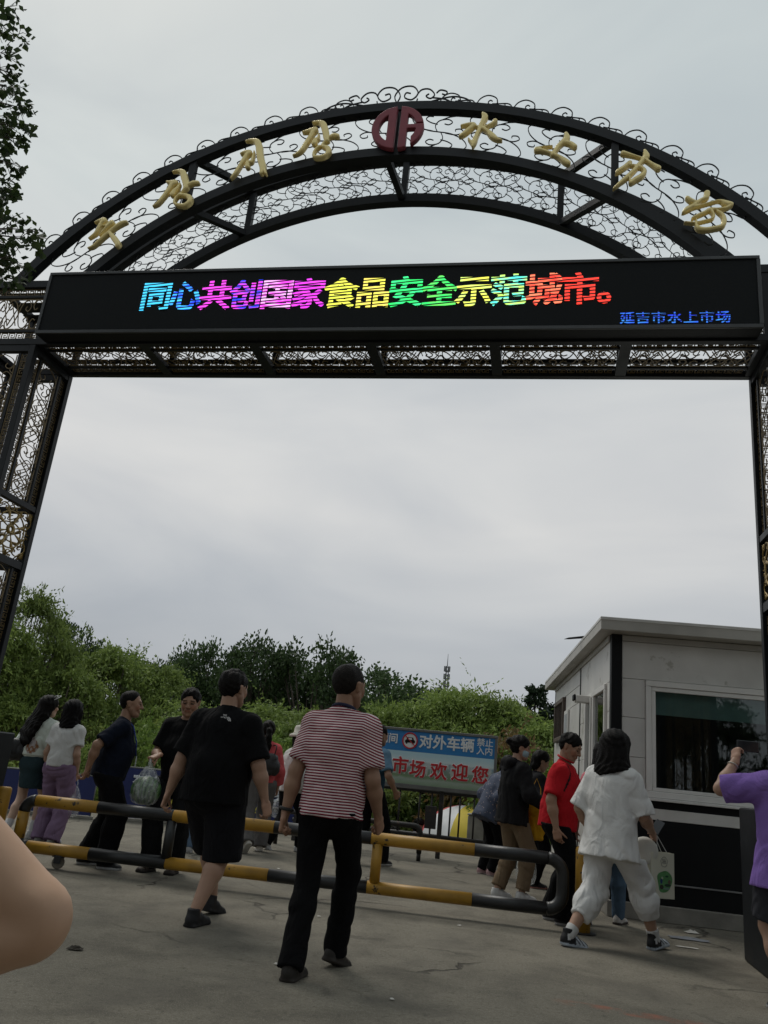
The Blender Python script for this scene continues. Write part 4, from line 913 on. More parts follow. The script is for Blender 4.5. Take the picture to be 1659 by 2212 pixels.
def tree_meshes(kind, seed, nl=11000):
    """unit tree: height 1 (z 0..1), crown about 0.8 wide"""
    rg = np.random.RandomState(seed); lobes = []; tb = MB()
    if kind == 'conifer':
        P_, D_, = [], []
        for k in range(16):
            z = .10 + .86 * k / 15; r = .30 * (1 - (z - .06) ** 1.15) + .015; nb = 13 if k < 12 else 8
            for j in range(nb):
                a = rg.uniform(0, 6.283); rr = r * rg.uniform(.7, 1.12); t = rg.uniform(.15, 1, nl // (16 * 11)) ** .7
                q = np.stack([math.cos(a) * rr * t, math.sin(a) * rr * t, z - .10 * rr / .3 * t + .05 * t * t], 1) + rg.normal(0, .011, (len(t), 3)); P_.append(q)
                D_.append(np.array([math.cos(a), math.sin(a), -.1]) + rg.normal(0, .6, (len(t), 3)))
            tb.tube([(0, 0, z - .05), (0, 0, z + .02)], .006, 5)
        p = np.concatenate(P_); d = np.concatenate(D_); tb.tube([(0, 0, 0), (0, 0, 1)], [.02, .004], 7)
        v, f = leaf_quads(p, d, rg.normal(0, 1, p.shape), rg.uniform(.022, .045, len(p)), rg.uniform(.005, .010, len(p)))
        return np_mesh('crown', v, f, smooth=False), tb.mesh('trunk', True)
    z0 = {'willow': .16, 'broad': .28, 'bush': .0}[kind]; nlo = {'willow': 34, 'broad': 40, 'bush': 24}[kind]
    fork = np.array([0, 0, .22 if kind != 'bush' else .03])
    tb.tube([(0, 0, -.02), (rg.normal(0, .01), rg.normal(0, .01), fork[2] * .5), tuple(fork)], [.034, .028, .024], 8)
    P_, D_, N_ = [], [], []
    for i in range(nlo):
        u = rg.uniform(-.25, 1); a = rg.uniform(0, 6.283); rad = math.sqrt(max(.03, 1 - u * u)) * rg.uniform(.45, 1.0) ** .5
        cz = (z0 + 1) / 2 + u * (1 - z0) / 2 * .88; wd_ = .40 if kind != 'bush' else .48
        c = np.array([math.cos(a) * rad * wd_, math.sin(a) * rad * wd_, cz]); lr = rg.uniform(.075, .155) * (1.15 if kind == 'bush' else (.82 if kind == 'broad' else 1))
        mid = fork * .5 + c * .5 + np.array([0, 0, .05]); tb.tube([tuple(fork), tuple(mid), tuple(c)], [.011, .007, .003], 5)
        n = int(nl / nlo * (lr / .115) ** 2)
        if kind == 'broad':
            q = rg.normal(0, 1, (n, 3)); q /= np.linalg.norm(q, axis=1, keepdims=True); q = q * (rg.uniform(0, 1, (n, 1)) ** .45) * lr * np.array([1.1, 1.1, .8]); q *= (1 + .25 * np.sin(q[:, :1] * 60 + i))
            P_.append(c + q); D_.append(q / lr + rg.normal(0, .7, (n, 3))); N_.append(rg.normal(0, 1, (n, 3)) + np.array([0, 0, .8]))
        else:
            per = 13; nt_ = max(4, n // per)
            for j in range(nt_):
                b0 = rg.normal(0, 1, 3); b0 /= np.linalg.norm(b0); b0[2] = abs(b0[2]) * .8 + .1 if kind == 'willow' else b0[2] * .6 + .35
                out = b0 * np.array([1, 1, .9]); t = np.linspace(.12, 1, per); ln = lr * (rg.uniform(.6, 1.5) if rg.uniform() < .88 else rg.uniform(1.6, 2.6))
                q = c + out[None] * (t * ln)[:, None] + np.array([0, 0, -1.]) * ((t ** 2) * ln * rg.uniform(.15, .75 if kind == 'willow' else .3))[:, None]
                dr = np.gradient(q, axis=0); dr /= np.linalg.norm(dr, axis=1, keepdims=True)
                sd_ = rg.normal(0, 1, (per, 3)); P_.append(q + rg.normal(0, .004, q.shape)); D_.append(dr * .8 + sd_ * .55 + np.array([0, 0, -.15])); N_.append(rg.normal(0, 1, (per, 3)) + np.array([0, 0, .6]))
    p = np.concatenate(P_); d = np.concatenate(D_); nn = np.concatenate(N_)
    if kind == 'broad': L, w = rg.uniform(.016, .034, len(p)), rg.uniform(.006, .012, len(p))
    else: L, w = rg.uniform(.016, .032, len(p)), rg.uniform(.0028, .0055, len(p))
    if kind == 'bush': L = L * 1.5; w = w * 1.9
    v, f = leaf_quads(p, d, nn, L, w); return np_mesh('crown', v, f, smooth=False), tb.mesh('trunk', True)
LIB = {('willow', i): tree_meshes('willow', 40 + i, 17000) for i in range(3)}
LIB.update({('broad', i): tree_meshes('broad', 60 + i, 10500) for i in range(3)}); LIB[('conifer', 0)] = tree_meshes('conifer', 71, 9000)
LIB.update({('bush', i): tree_meshes('bush', 80 + i, 9000) for i in range(2)})
for k_, (cm, tm) in LIB.items():
    tm.materials.append(M_bark)
_cr = {}
def tree(name, label, x, y, zg, h, wide, kind, var, rot, m, group, cat='tree'):
    cm, tm = LIB[(kind, var)]; key = (kind, var, m.name)
    if key not in _cr:
        c = cm.copy(); c.materials.append(m); _cr[key] = c
    t_ = thing(name, label, cat, (x, y, zg), R(rot), group)
    a = obj('trunk', tm, None, t_); b = obj('crown', _cr[key], None, t_)
    for o in (a, b): o.scale = (h * wide, h * wide, h)
    return t_
def at(u, v, y):
    """world point seen at u, v of the photograph (1659 x 2212) at depth y: used to read tree heights off the skyline"""
    d = fw * 1.0 + rt2 * ((u - 829.5) / 1725) - up2 * ((v - 1106) / 1725); t_ = y / d.y
    return d.x * t_, d.z * t_ + CAM_H
FR = [(2, 1345, 19.5, .75, 0, 'tall feathery tree at the left edge beside the gate post'), (80, 1292, 20.5, .6, 1, 'feathery tree with a spiky top right of the left gate post'), (135, 1440, 20, .9, 2, 'willow behind the two women in white shirts'), (215, 1428, 21.5, .9, 1, 'willow above the navy-shirted man, left of two'), (262, 1400, 22, .85, 0, 'rounded willow left of the gap in the skyline'), (345, 1440, 23, .8, 2, 'willow above the man holding the melon bag'), (425, 1538, 20.5, 1.1, 1, 'low willow behind the heavy man in black'), (530, 1538, 20, 1.1, 0, 'low light green willow between the two men walking away'), (610, 1528, 21, 1.1, 2, 'light green willow left of the striped shirt'),
      (700, 1548, 20.5, 1.1, 1, 'willow hidden mostly behind the striped shirt'), (790, 1568, 20.5, 1.1, 0, 'low willow just right of the striped man'), (865, 1522, 21.5, 1.0, 2, 'willow above the left half of the welcome sign'), (940, 1508, 22, 1.0, 1, 'willow below the radio mast'), (1008, 1490, 22.5, .95, 0, 'tallest willow right of the radio mast'), (1075, 1505, 21.5, .95, 2, 'willow with withered twigs above the sign corner'), (1135, 1540, 21, 1.0, 1, 'willow behind the woman in the black cardigan'), (1195, 1560, 20.5, 1.0, 0, 'willow next to the corner of the booth'), (-70, 1330, 20, 1.0, 1, 'willow cut by the left picture edge')]
for i, (u, v, y, wd_, var, lab) in enumerate(FR):
    x, z = at(u, v, y); zg = -2.15; tree('willow_tree', lab, x, y, zg, z - zg + .10, wd_ * .90, 'willow', var, i * 67, M_willow, 'willows along the riverbank')
BK = [(150, 1358, 33, .55, 0, 'dark upright tree peeking over the left willows'), (255, 1402, 36, .8, 1, 'dark rounded treetop behind the left willows'), (385, 1432, 36, .7, 2, 'small dark tree in the dip of the skyline'), (443, 1402, 36, .55, 0, 'dark tree left in the tall clump'), (505, 1432, 38, .75, 1, 'dark broad tree in the middle of the tall clump'), (566, 1394, 35, .62, 2, 'tall dark tree behind the grey-clad walkers'), (630, 1436, 37, .7, 0, 'dark tree left of the tallest one'), (692, 1386, 34, .66, 1, 'tallest dark tree left of the striped man'), (770, 1500, 38, .8, 2, 'dark tree behind the head of the striped man'), (838, 1462, 40, .9, 0, 'dark rounded tree right of the striped man'), (890, 1482, 42, .9, 1, 'dark tree left of the radio mast'), (940, 1500, 44, .9, 2, 'dark tree at the foot of the radio mast'), (1100, 1530, 40, .9, 0, 'dark tree right of the tallest willow')]
for i, (u, v, y, wd_, var, lab) in enumerate(BK):
    x, z = at(u, v, y); zg = -2.0; tree('dark_tree', lab, x, y, zg, z - zg + .15, wd_, 'broad', var, i * 83, M_broad, 'dark trees behind the willows')
for i, (u, v, y, wd_, lab) in enumerate(((1157, 1488, 36, .8, 'dark fir tree beside the booth roof'), (1192, 1527, 38, 1.0, 'smaller dark fir tree touching the booth'))):
    x, z = at(u, v, y); tree('fir_tree', lab, x, y, -2, z + 2.05, wd_, 'conifer', 0, i * 50, M_con, 'fir trees beside the booth')
BU = [(345, 1535, 16.6, 1.0, 0, M_bright, 'bright green shrub beside the melon bag'), (250, 1590, 17.0, 1.3, 1, M_willow, 'dense shrub behind the navy-shirted man'), (445, 1600, 17.2, 1.3, 0, M_willow, 'dense shrub behind the heavy man'), (540, 1560, 17.6, 1.2, 1, M_bright, 'light shrub behind the ponytail woman'), (640, 1600, 17.4, 1.3, 0, M_willow, 'dense shrub left of the striped man'), (740, 1590, 17.8, 1.3, 1, M_willow, 'shrub behind the striped man'), (830, 1580, 20.4, 1.4, 0, M_bright, 'light shrub above the sign'), (920, 1585, 20.6, 1.5, 1, M_willow, 'shrub behind the middle of the sign'), (1010, 1585, 20.8, 1.5, 0, M_willow, 'shrub behind the right half of the sign'), (1090, 1580, 18.0, 1.2, 1, M_brownlf, 'shrub with withered brown leaves at the sign corner'), (1165, 1600, 17.0, 1.1, 0, M_bright, 'bright shrub left of the booth'), (120, 1600, 17.4, 1.3, 1, M_willow, 'shrub behind the women in white shirts'), (40, 1600, 17.6, 1.3, 0, M_willow, 'shrub behind the left canopy'), (-40, 1590, 18, 1.3, 1, M_willow, 'shrub at the left picture edge')]
for i, (u, v, y, wd_, var, m_3, lab) in enumerate(BU):
    x, z = at(u, v, y); zg = -1.9 if m_3 is not M_bright else -1.6; tree('riverside_shrub', lab, x, y, zg, z - zg, wd_ * .62, 'bush', var, i * 41, m_3, 'shrubs on the river slope', 'shrub')
# unseen trees added behind the photographer to darken camera-facing surfaces
for i, (x, y, h, lab) in enumerate(((-7.0, -3.2, 8.5, 'unseen tree added for shade behind the photographer, left'), (-1.5, -5.5, 9.0, 'unseen tree added for shade straight behind the photographer'), (4.6, -4.5, 8.8, 'unseen tree added for shade behind the photographer, right'), (9.5, -1.5, 8.0, 'unseen tree added for shade far right behind the photographer'))):
    tree('added_shade_tree', lab, x, y, 0, h, .85, 'broad', i % 3, i * 70, M_broad, 'unseen shade trees added behind the photographer')
for i, x in enumerate((-11, -7.5, -4, -.5, 3, 6.5, 10, 13.5)):  # unseen hedge added so the booth window reflects dark foliage instead of sky
    tree('added_hedge_shrub', 'unseen tall shrub added behind the photographer to darken reflections', x, -9.5 + (i % 2) * .6 + max(0, x - 4) * .35, 0, 4.3, .62, 'bush', i % 2, i * 57, M_broad, 'unseen hedge added behind the photographer', 'shrub')
# near tree reaching in at the upper left
near = thing('overhanging_tree', 'near tree whose leafy twigs hang in at the upper left', 'tree', (-5.3, 5.2, 0), 0)
rg = np.random.RandomState(5); nb = MB()
nb.tube([(0, 0, 0), (.05, .02, 2.2), (-.02, .05, 4.4), (.1, .1, 6.4), (.2, .1, 8.2)], [.17, .14, .11, .07, .03], 12)
VV, FF = [], []
def near_leaf(p, d, nrm, L):
    d = nv(d); s_ = nv(np.cross(d, nrm)); n2 = np.cross(s_, d); w = L * .23; o = sum(len(q) for q in VV)
    VV.append(np.array([p, p + d * L * .25 + s_ * w * .8 + n2 * w * .15, p + d * L * .55 + s_ * w + n2 * w * .1, p + d * L - n2 * L * .08, p + d * L * .55 - s_ * w + n2 * w * .1, p + d * L * .25 - s_ * w * .8 + n2 * w * .15]))
    FF.extend([(o, o + 1, o + 5, o + 5), (o + 1, o + 2, o + 4, o + 5), (o + 2, o + 3, o + 4, o + 4)])
tips = [((0, 6), 1), ((42, 20), 1), ((62, 85), 1), ((30, 120), 1), ((60, 205), 1), ((78, 270), 0), ((52, 355), 1), ((70, 240), 1), ((55, 300), 1), ((45, 400), 1), ((35, 420), 0), ((92, 500), 1), ((95, 525), 1), ((50, 480), 1), ((35, 545), 1), ((60, 570), 1), ((48, 605), 1), ((20, 330), 1), ((20, 250), 1), ((18, 440), 1), ((25, 185), 1), ((10, 580), 1), ((40, 160), 1), ((8, 60), 1), ((15, 520), 1), ((5, 300), 1), ((5, 230), 1), ((30, 280), 1), ((12, 365), 1), ((0, 470), 1)]
for ti, ((u, v), dense) in enumerate(tips):
    y = 5.2 + rg.uniform(-.5, .5); x, z = at(u - 12, v, y); tip = np.array((x + 5.3, y - 5.2, z)); base = np.array((rg.uniform(.0, .35), rg.uniform(-.1, .3), z - rg.uniform(.3, 1.1)))
    br_ = np.array(spline([base, base * .5 + tip * .5 + np.array((0, 0, .25)), tip * .85 + base * .15 + np.array((0, 0, .12)), tip], 10)); nb.tube([tuple(p) for p in br_], [max(.003, .018 * (1 - i / len(br_))) for i in range(len(br_))], 5)
    n = len(br_)
    for i in range(n // 3, n):
        for k in range(2):
            tw = nv(rg.normal(0, 1, 3) + np.array((.5, 0, -.1))); ln = rg.uniform(.04, .16) if i < n - 3 else .04; p = br_[i] + tw * ln
            if ln > .08: nb.tube([tuple(br_[i]), tuple(p)], .0025, 4)
            for q in range(2):
                dd = nv(np.array((.35, 0, -.75)) + rg.normal(0, .55, 3)); near_leaf(p + rg.normal(0, .012, 3), dd, rg.normal(0, 1, 3) + np.array((0, -.6, .3)), rg.uniform(.075, .145))
nb.build('trunk', M_bark, near, True)
obj('crown', np_mesh('crown', np.concatenate(VV), np.array([f for f in FF]), smooth=False), M_near, near)
# ------------------------------------------------------------------ people
M_skin = mat('skin', (1, 1, 1), 0.52, attr='Col', var=.07, vscale=14, spec=.35)
M_hair = mat('hair', (1, 1, 1), 0.48, attr='Col', var=.45, vscale=70, bump=.6, bscale=120, spec=.06)
def cloth_mat():
    m, t, b = nodes_of('cloth'); l = t.links.new
    a = N(t, 'ShaderNodeAttribute', attribute_name='Col'); tcn = N(t, 'ShaderNodeTexCoord'); l(a.outputs['Color'], b.inputs['Base Color'])
    b.inputs['Roughness'].default_value = .92; b.inputs['Specular IOR Level'].default_value = .12
    wr = N(t, 'ShaderNodeTexNoise'); wr.inputs['Scale'].default_value = 5.0; wr.inputs['Detail'].default_value = 2.0; wr.inputs['Distortion'].default_value = .7; mpw = N(t, 'ShaderNodeMapping'); mpw.inputs['Rotation'].default_value = (.2, .5, .3); mpw.inputs['Scale'].default_value = (1.5, 1.5, .8); l(tcn.outputs['Object'], mpw.inputs[0]); l(mpw.outputs[0], wr.inputs['Vector'])
    ab_ = N(t, 'ShaderNodeMath', operation='PINGPONG'); ab_.inputs[1].default_value = .5; k = N(t, 'ShaderNodeMath', operation='MULTIPLY'); k.inputs[1].default_value = 2.6; l(wr.outputs['Fac'], k.inputs[0]); l(k.outputs[0], ab_.inputs[0])
    b1 = N(t, 'ShaderNodeBump'); b1.inputs['Strength'].default_value = .55; b1.inputs['Distance'].default_value = .026; l(ab_.outputs[0], b1.inputs['Height'])
    wv = N(t, 'ShaderNodeTexNoise'); wv.inputs['Scale'].default_value = 110; wv.inputs['Detail'].default_value = 3; l(tcn.outputs['Object'], wv.inputs['Vector'])
    b2 = N(t, 'ShaderNodeBump'); b2.inputs['Strength'].default_value = .25; b2.inputs['Distance'].default_value = .008; l(wv.outputs['Fac'], b2.inputs['Height']); l(b1.outputs['Normal'], b2.inputs['Normal']); l(b2.outputs['Normal'], b.inputs['Normal'])
    return m
M_cloth = cloth_mat()
M_shoe = mat('shoe_material', (1, 1, 1), 0.62, attr='Col', var=.12, vscale=25, bump=.1, spec=.3)
M_leather = mat('black_bag_leather', (.010, .010, .011), .5, var=.3, vscale=10, bump=.15)
def stripes_mat():
    m, t, b = nodes_of('red_striped_jersey'); l = t.links.new
    at = N(t, 'ShaderNodeAttribute', attribute_name='Col'); sp = N(t, 'ShaderNodeSeparateColor'); l(at.outputs['Color'], sp.inputs[0])
    tcn = N(t, 'ShaderNodeTexCoord'); nz_ = N(t, 'ShaderNodeTexNoise'); nz_.inputs['Scale'].default_value = 5; l(tcn.outputs['Object'], nz_.inputs['Vector'])
    w = N(t, 'ShaderNodeMath', operation='MULTIPLY_ADD'); w.inputs[1].default_value = .010; l(nz_.outputs['Fac'], w.inputs[0]); l(sp.outputs[0], w.inputs[2])
    k = N(t, 'ShaderNodeMath', operation='MULTIPLY'); k.inputs[1].default_value = 64.0; l(w.outputs[0], k.inputs[0])
    fr = N(t, 'ShaderNodeMath', operation='FRACT'); l(k.outputs[0], fr.inputs[0])
    rp_ = N(t, 'ShaderNodeValToRGB'); rp_.color_ramp.interpolation = 'CONSTANT'; el = rp_.color_ramp.elements
    el[0].position = 0; el[0].color = (.055, .012, .028, 1); el[1].position = .26; el[1].color = (.36, .035, .050, 1)
    q = el.new(.46); q.color = (.60, .55, .54, 1); q = el.new(.90); q.color = (.30, .03, .05, 1)
    l(fr.outputs[0], rp_.inputs['Fac']); l(rp_.outputs['Color'], b.inputs['Base Color']); b.inputs['Roughness'].default_value = .92; b.inputs['Specular IOR Level'].default_value = .15
    n3 = N(t, 'ShaderNodeTexNoise'); n3.inputs['Scale'].default_value = 90; l(tcn.outputs['Object'], n3.inputs['Vector'])
    bp = N(t, 'ShaderNodeBump'); bp.inputs['Strength'].default_value = .2; bp.inputs['Distance'].default_value = .01; l(n3.outputs['Fac'], bp.inputs['Height']); l(bp.outputs['Normal'], b.inputs['Normal'])
    return m
M_stripe = stripes_mat()
def dots_mat(name, base, dot, sc_):
    m, t, b = nodes_of(name); l = t.links.new
    tcn = N(t, 'ShaderNodeTexCoord'); vo = N(t, 'ShaderNodeTexVoronoi'); vo.inputs['Scale'].default_value = sc_; l(tcn.outputs['Object'], vo.inputs['Vector'])
    lt = N(t, 'ShaderNodeMath', operation='LESS_THAN'); lt.inputs[1].default_value = .20; l(vo.outputs['Distance'], lt.inputs[0])
    mx_ = N(t, 'ShaderNodeMix', data_type='RGBA'); l(lt.outputs[0], mx_.inputs[0]); mx_.inputs[6].default_value = (*base, 1); mx_.inputs[7].default_value = (*dot, 1)
    l(mx_.outputs[2], b.inputs['Base Color']); b.inputs['Roughness'].default_value = .85; return m
M_floral = dots_mat('navy_dotted_blouse', (.045, .058, .095), (.30, .24, .25), 26)
SKIN = np.array((.34, .205, .140)); SKIN_T = np.array((.27, .155, .100)); SKIN_L = np.array((.44, .29, .21))
def nv(v): v = np.array(v, float); return v / max(1e-9, np.linalg.norm(v))
def rotm(ax, deg):
    ax = nv(ax); a = R(deg); K = np.array([[0, -ax[2], ax[1]], [ax[2], 0, -ax[0]], [-ax[1], ax[0], 0]])
    return np.eye(3) + math.sin(a) * K + (1 - math.cos(a)) * K @ K
def ik(a, c, l1, l2, hint):
    d = c - a; L = np.linalg.norm(d); u = d / max(L, 1e-6); L = min(L, (l1 + l2) * .998)
    c2 = a + u * L; x = (l1 * l1 - l2 * l2 + L * L) / (2 * L); h = math.sqrt(max(0, l1 * l1 - x * x))
    hv = np.array(hint, float); hv = hv - u * hv.dot(u); hv = nv(hv)
    return a + u * x + hv * h, c2
def folds(F, amp, seed, fx=26, fz=17):
    x, y, z = F.grid(); rg = np.random.RandomState(seed); out = 0
    for i in range(4):
        a = rg.uniform(-1, 1, 3) * np.array([1, 1, .8]); f = rg.uniform(.6, 1.5); ph = rg.uniform(0, 6, 3)
        q = fx * f * (a[0] * x + a[1] * y) + fz * f * a[2] * z + ph[0]
        out = out + np.sin(q + 1.7 * np.sin(7 * z + 5 * x + ph[1]) + 1.1 * np.sin(9 * y + 6 * z + ph[2]))
    s_ = 1 - 2 * np.abs(np.sin(out * .9)); F.d += (amp * .75 * s_ + amp * .6 * out / 3).astype(np.float32)
def bounds(prims, pad=.04):
    lo = np.min([np.minimum(p[0], p[1]) - max(max(p[2]), max(p[3])) for p in prims], 0) - pad; hi = np.max([np.maximum(p[0], p[1]) + max(max(p[2]), max(p[3])) for p in prims], 0) + pad
    return lo, hi
def sdf(prims, vox, k=.025):
    lo, hi = bounds(prims); F = Field(lo, hi, vox)
    for p in prims: F.add(p, k)
    return F
def hand_prims(W, d, pn, side, s, curl=35, spread=1.0, grip=None, thumb_in=False):
    """W wrist, d along the hand, pn palm normal, side = thumb side"""
    d = nv(d); pn = nv(pn - d * pn.dot(d)); side = nv(np.cross(d, pn)) * (1 if np.cross(d, pn).dot(side) > 0 else -1)
    pr = [P(W - d * .03 * s, W + d * .025 * s, (.026 * s, .020 * s), (.034 * s, .017 * s), side), P(W + d * .02 * s, W + d * .082 * s, (.035 * s, .0165 * s), (.038 * s, .0135 * s), side)]
    fin = []
    for i, (off, ln) in enumerate(((.0300, .070), (.0105, .080), (-.0095, .074), (-.0285, .058))):
        root = W + d * (.080 - .004 * abs(i - 1)) * s + side * off * s
        dir_ = nv(d + side * (off * 2.6 * spread)); c = curl * (1 + .12 * i)
        p0 = root; rads = (.0088, .0078, .0070, .006); seg = (.45, .32, .27)
        dd = dir_
        for j in range(3):
            dd = rotm(np.cross(dir_, pn), c * (.75 if j == 0 else 1.0)) @ dd
            p1 = p0 + dd * ln * seg[j] * s; fin.append(P(p0, p1, rads[j] * s, rads[j + 1] * s)); p0 = p1
    td = nv(d * .75 + side * (.25 if thumb_in else .75) + pn * (.75 if thumb_in else .35)); t0 = W + d * .022 * s + side * .024 * s
    t1 = t0 + td * .042 * s; td2 = nv(td + d * .5 + pn * .3); t2 = t1 + td2 * .030 * s; t3 = t2 + nv(td2 + pn * .3) * .024 * s
    fin += [P(t0, t1, .0135 * s, .0105 * s), P(t1, t2, .0100 * s, .009 * s), P(t2, t3, .0088 * s, .0066 * s)]
    return pr, fin
def head_sdf(C, Rm, s, vox, female=False):
    """C head centre, Rm columns = right, forward, up"""
    g = lambda x, y, z: C + Rm @ (np.array((x, y, z)) * s)
    rt_ = Rm[:, 0]; pr = []
    A = lambda a, b, ra, rb=None, k=.02: pr.append((P(g(*a), g(*b), tuple(q * s for q in ra) if isinstance(ra, tuple) else ra * s, None if rb is None else (tuple(q * s for q in rb) if isinstance(rb, tuple) else rb * s), rt_), k * s))
    jw = .90 if female else 1.0
    A((0, -.020, .022), (0, .010, .034), (.076, .088), (.074, .084))
    A((0, .030, .000), (0, .040, -.070), (.060 * jw, .056), (.045 * jw, .040), .03)
    A((0, .070, -.088), (0, .076, -.090), .022, None, .03)
    A((-.050 * jw, .020, -.045), (-.030 * jw, .055, -.082), .022, None, .03); A((.050 * jw, .020, -.045), (.030 * jw, .055, -.082), .022, None, .03)
    A((-.040, .066, -.012), (-.034, .070, -.025), .024, None, .02); A((.040, .066, -.012), (.034, .070, -.025), .024, None, .02)
    A((-.040, .080, .030), (.040, .080, .030), .014, None, .018)
    A((0, .094, .018), (0, .112, -.018), .008, .013, .012); A((-.012, .100, -.022), (.012, .100, -.022), .0095, None, .01)
    A((-.020, .090, -.050), (.020, .090, -.050), .009, None, .012); A((-.016, .089, -.060), (.016, .089, -.060), .009, None, .012)
    for q in (-1, 1):
        A((q * .077, -.012, .018), (q * .074, -.004, -.020), (.011, .020), (.010, .013), .006)
    lo, hi = bounds([p for p, k in pr], .03); F = Field(lo, hi, vox)
    for p, k in pr: F.add(p, k)
    for q in (-1, 1): F.add(P(g(q * .033, .100, .010), g(q * .033, .101, .010), .015 * s), .014 * s, sub=True)
    for q in (-1, 1): F.add(P(g(q * .033, .084, .010), g(q * .033, .084, .010), .0115 * s), .003 * s)
    return F
def head_colors(v, C, Rm, s, skin, age=0):
    q = ((v - C) @ Rm) / s; x, y, z = np.abs(q[:, 0]), q[:, 1], q[:, 2]
    c = np.tile(skin, (len(v), 1))
    lip = (x < .024) & (np.abs(z + .054) < .010) & (y > .082); c[lip] = skin * np.array((.90, .66, .66))
    eye = (np.abs(x - .033) < .014) & (np.abs(z - .009) < .005) & (y > .07); c[eye] = (.03, .022, .02)
    brow = (np.abs(x - .034) < .019) & (np.abs(z - .033) < .0045) & (y > .06); c[brow] = skin * .28
    chk = (np.abs(x - .045) < .02) & (np.abs(z + .02) < .02) & (y > .05); c[chk] = skin * np.array((1.05, .9, .88))
    return c
def hair_field(style, C, Rm, s, vox, pr):
    g = lambda x, y, z: C + Rm @ (np.array((x, y, z)) * s); rt_ = Rm[:, 0]
    L = []
    A = lambda a, b, ra, rb=None, k=.02: L.append((P(g(*a), g(*b), tuple(q * s for q in ra) if isinstance(ra, tuple) else ra * s, None if rb is None else (tuple(q * s for q in rb) if isinstance(rb, tuple) else rb * s), rt_), k * s))
    cuts = []; subs = []; line = False
    if style in ('short', 'buzz', 'balding', 'bowl'):
        t = .009 if style in ('short', 'bowl') else .003
        A((0, -.022, .026), (0, .008, .040), (.077 + t, .090 + t), (.075 + t, .086 + t))
        line = True
        subs.append(P(g(0, .130, {'bowl': .030, 'short': .056}.get(style, .064)), g(0, .128, -.04), (.10 * s, .058 * s), (.10 * s, .07 * s), rt_))
    else:
        A((0, -.022, .030), (0, .012, .042), (.090, .102), (.088, .098))
        if style == 'widebob':
            A((0, -.030, .03), (.004, -.040, -.19), (.112, .108), (.150, .105), .05); A((.05, -.04, -.10), (.165, -.05, -.215), .06, .012, .04)
            cuts = [(g(0, 0, -.20), Rm @ nv((.25, .15, -1)))]
        if style == 'bob':
            A((0, -.030, .02), (0, -.040, -.175), (.098, .100), (.114, .090), .04)
            A((-.088, .02, .0), (-.090, .022, -.16), .026, .020, .03); A((.088, .02, .0), (.090, .022, -.16), .026, .020, .03)
            cuts = [(g(0, 0, -.185), Rm @ nv((0, .15, -1)))]
        if style == 'shortbob':
            A((0, -.035, .01), (0, -.045, -.075), (.086, .082), (.078, .06), .03)
        if style == 'long':
            pts = [(0, -.035, .02), (-.01, -.065, -.10), (-.04, -.118, -.20), (-.06, -.155, -.30), (-.07, -.172, -.39), (-.08, -.175, -.44)]; ra = [(.096, .094), (.112, .080), (.138, .062), (.140, .048), (.115, .036), (.05, .016)]
            for i in range(5): A(pts[i], pts[i + 1], ra[i], ra[i + 1], .04)
        if style == 'pony':
            pts = [(0, -.09, .03), (0, -.13, .0), (.0, -.145, -.08), (.004, -.14, -.18), (.01, -.13, -.28)]; ra = [.03, .034, .04, .044, .02]
            for i in range(4): A(pts[i], pts[i + 1], ra[i], ra[i + 1], .02)
            cuts = []
        if style == 'bun':
            A((0, -.105, .055), (0, -.115, .05), .036, None, .015)
        subs.append(P(g(0, .125, .016), g(0, .135, -.10), (.070 * s, .062 * s), (.078 * s, .085 * s), rt_))
        if style in ('pony', 'bun', 'shortbob'):
            subs.append(P(g(0, .09, -.06), g(0, .09, -.16), (.12 * s, .10 * s), (.12 * s, .12 * s), rt_))
            for q in (-1, 1): subs.append(P(g(q * .092, .020, -.01), g(q * .092, .035, -.06), .034 * s))
    lo, hi = bounds([p for p, k in L], .03); F = Field(lo, hi, vox)
    for p, k in L: F.add(p, k)
    for p in subs: F.add(p, .012 * s, sub=True)
    for p, nrm in cuts: F.clip(p, nrm)
    x, y, z = F.grid()
    if line:
        dx, dy, dz = x - C[0], y - C[1], z - C[2]
        ly = (dx * Rm[0, 1] + dy * Rm[1, 1] + dz * Rm[2, 1]) / s; lz = (dx * Rm[0, 2] + dy * Rm[1, 2] + dz * Rm[2, 2]) / s
        h_ = np.interp(ly, [-.2, -.05, -.028, -.022, .035, .05, .075], [-.066, -.066, -.03, .022, .026, .004, .05]) if style != 'balding' else np.interp(ly, [-.2, -.05, -.028, -.022, .03, .06], [-.066, -.066, -.03, .022, .03, .09])
        F.d = np.maximum(F.d, ((h_ - lz) * s * .6).astype(np.float32))
    F.d += ((.0015 if style in ('buzz', 'balding') else .005) * np.sin(95 * x + 8 * np.sin(12 * z)) * np.sin(80 * y + 5 * np.sin(10 * z))).astype(np.float32)
    return F
def cat(ms):
    V, Fc, Cc = [], [], []; o = 0
    for v, f, c in ms: V.append(v); Fc.append(f + o); Cc.append(np.tile(c, (len(v), 1)) if np.ndim(c) == 1 else c); o += len(v)
    return np.concatenate(V), np.concatenate(Fc), np.concatenate(Cc)
def grab(F, c): v, f = F.mesh(); return v, f, np.array(c, float)
DEF_ARM = dict(w=(.07, .02, -.53), hint=(.3, -1, 0))
PEOPLE = {}
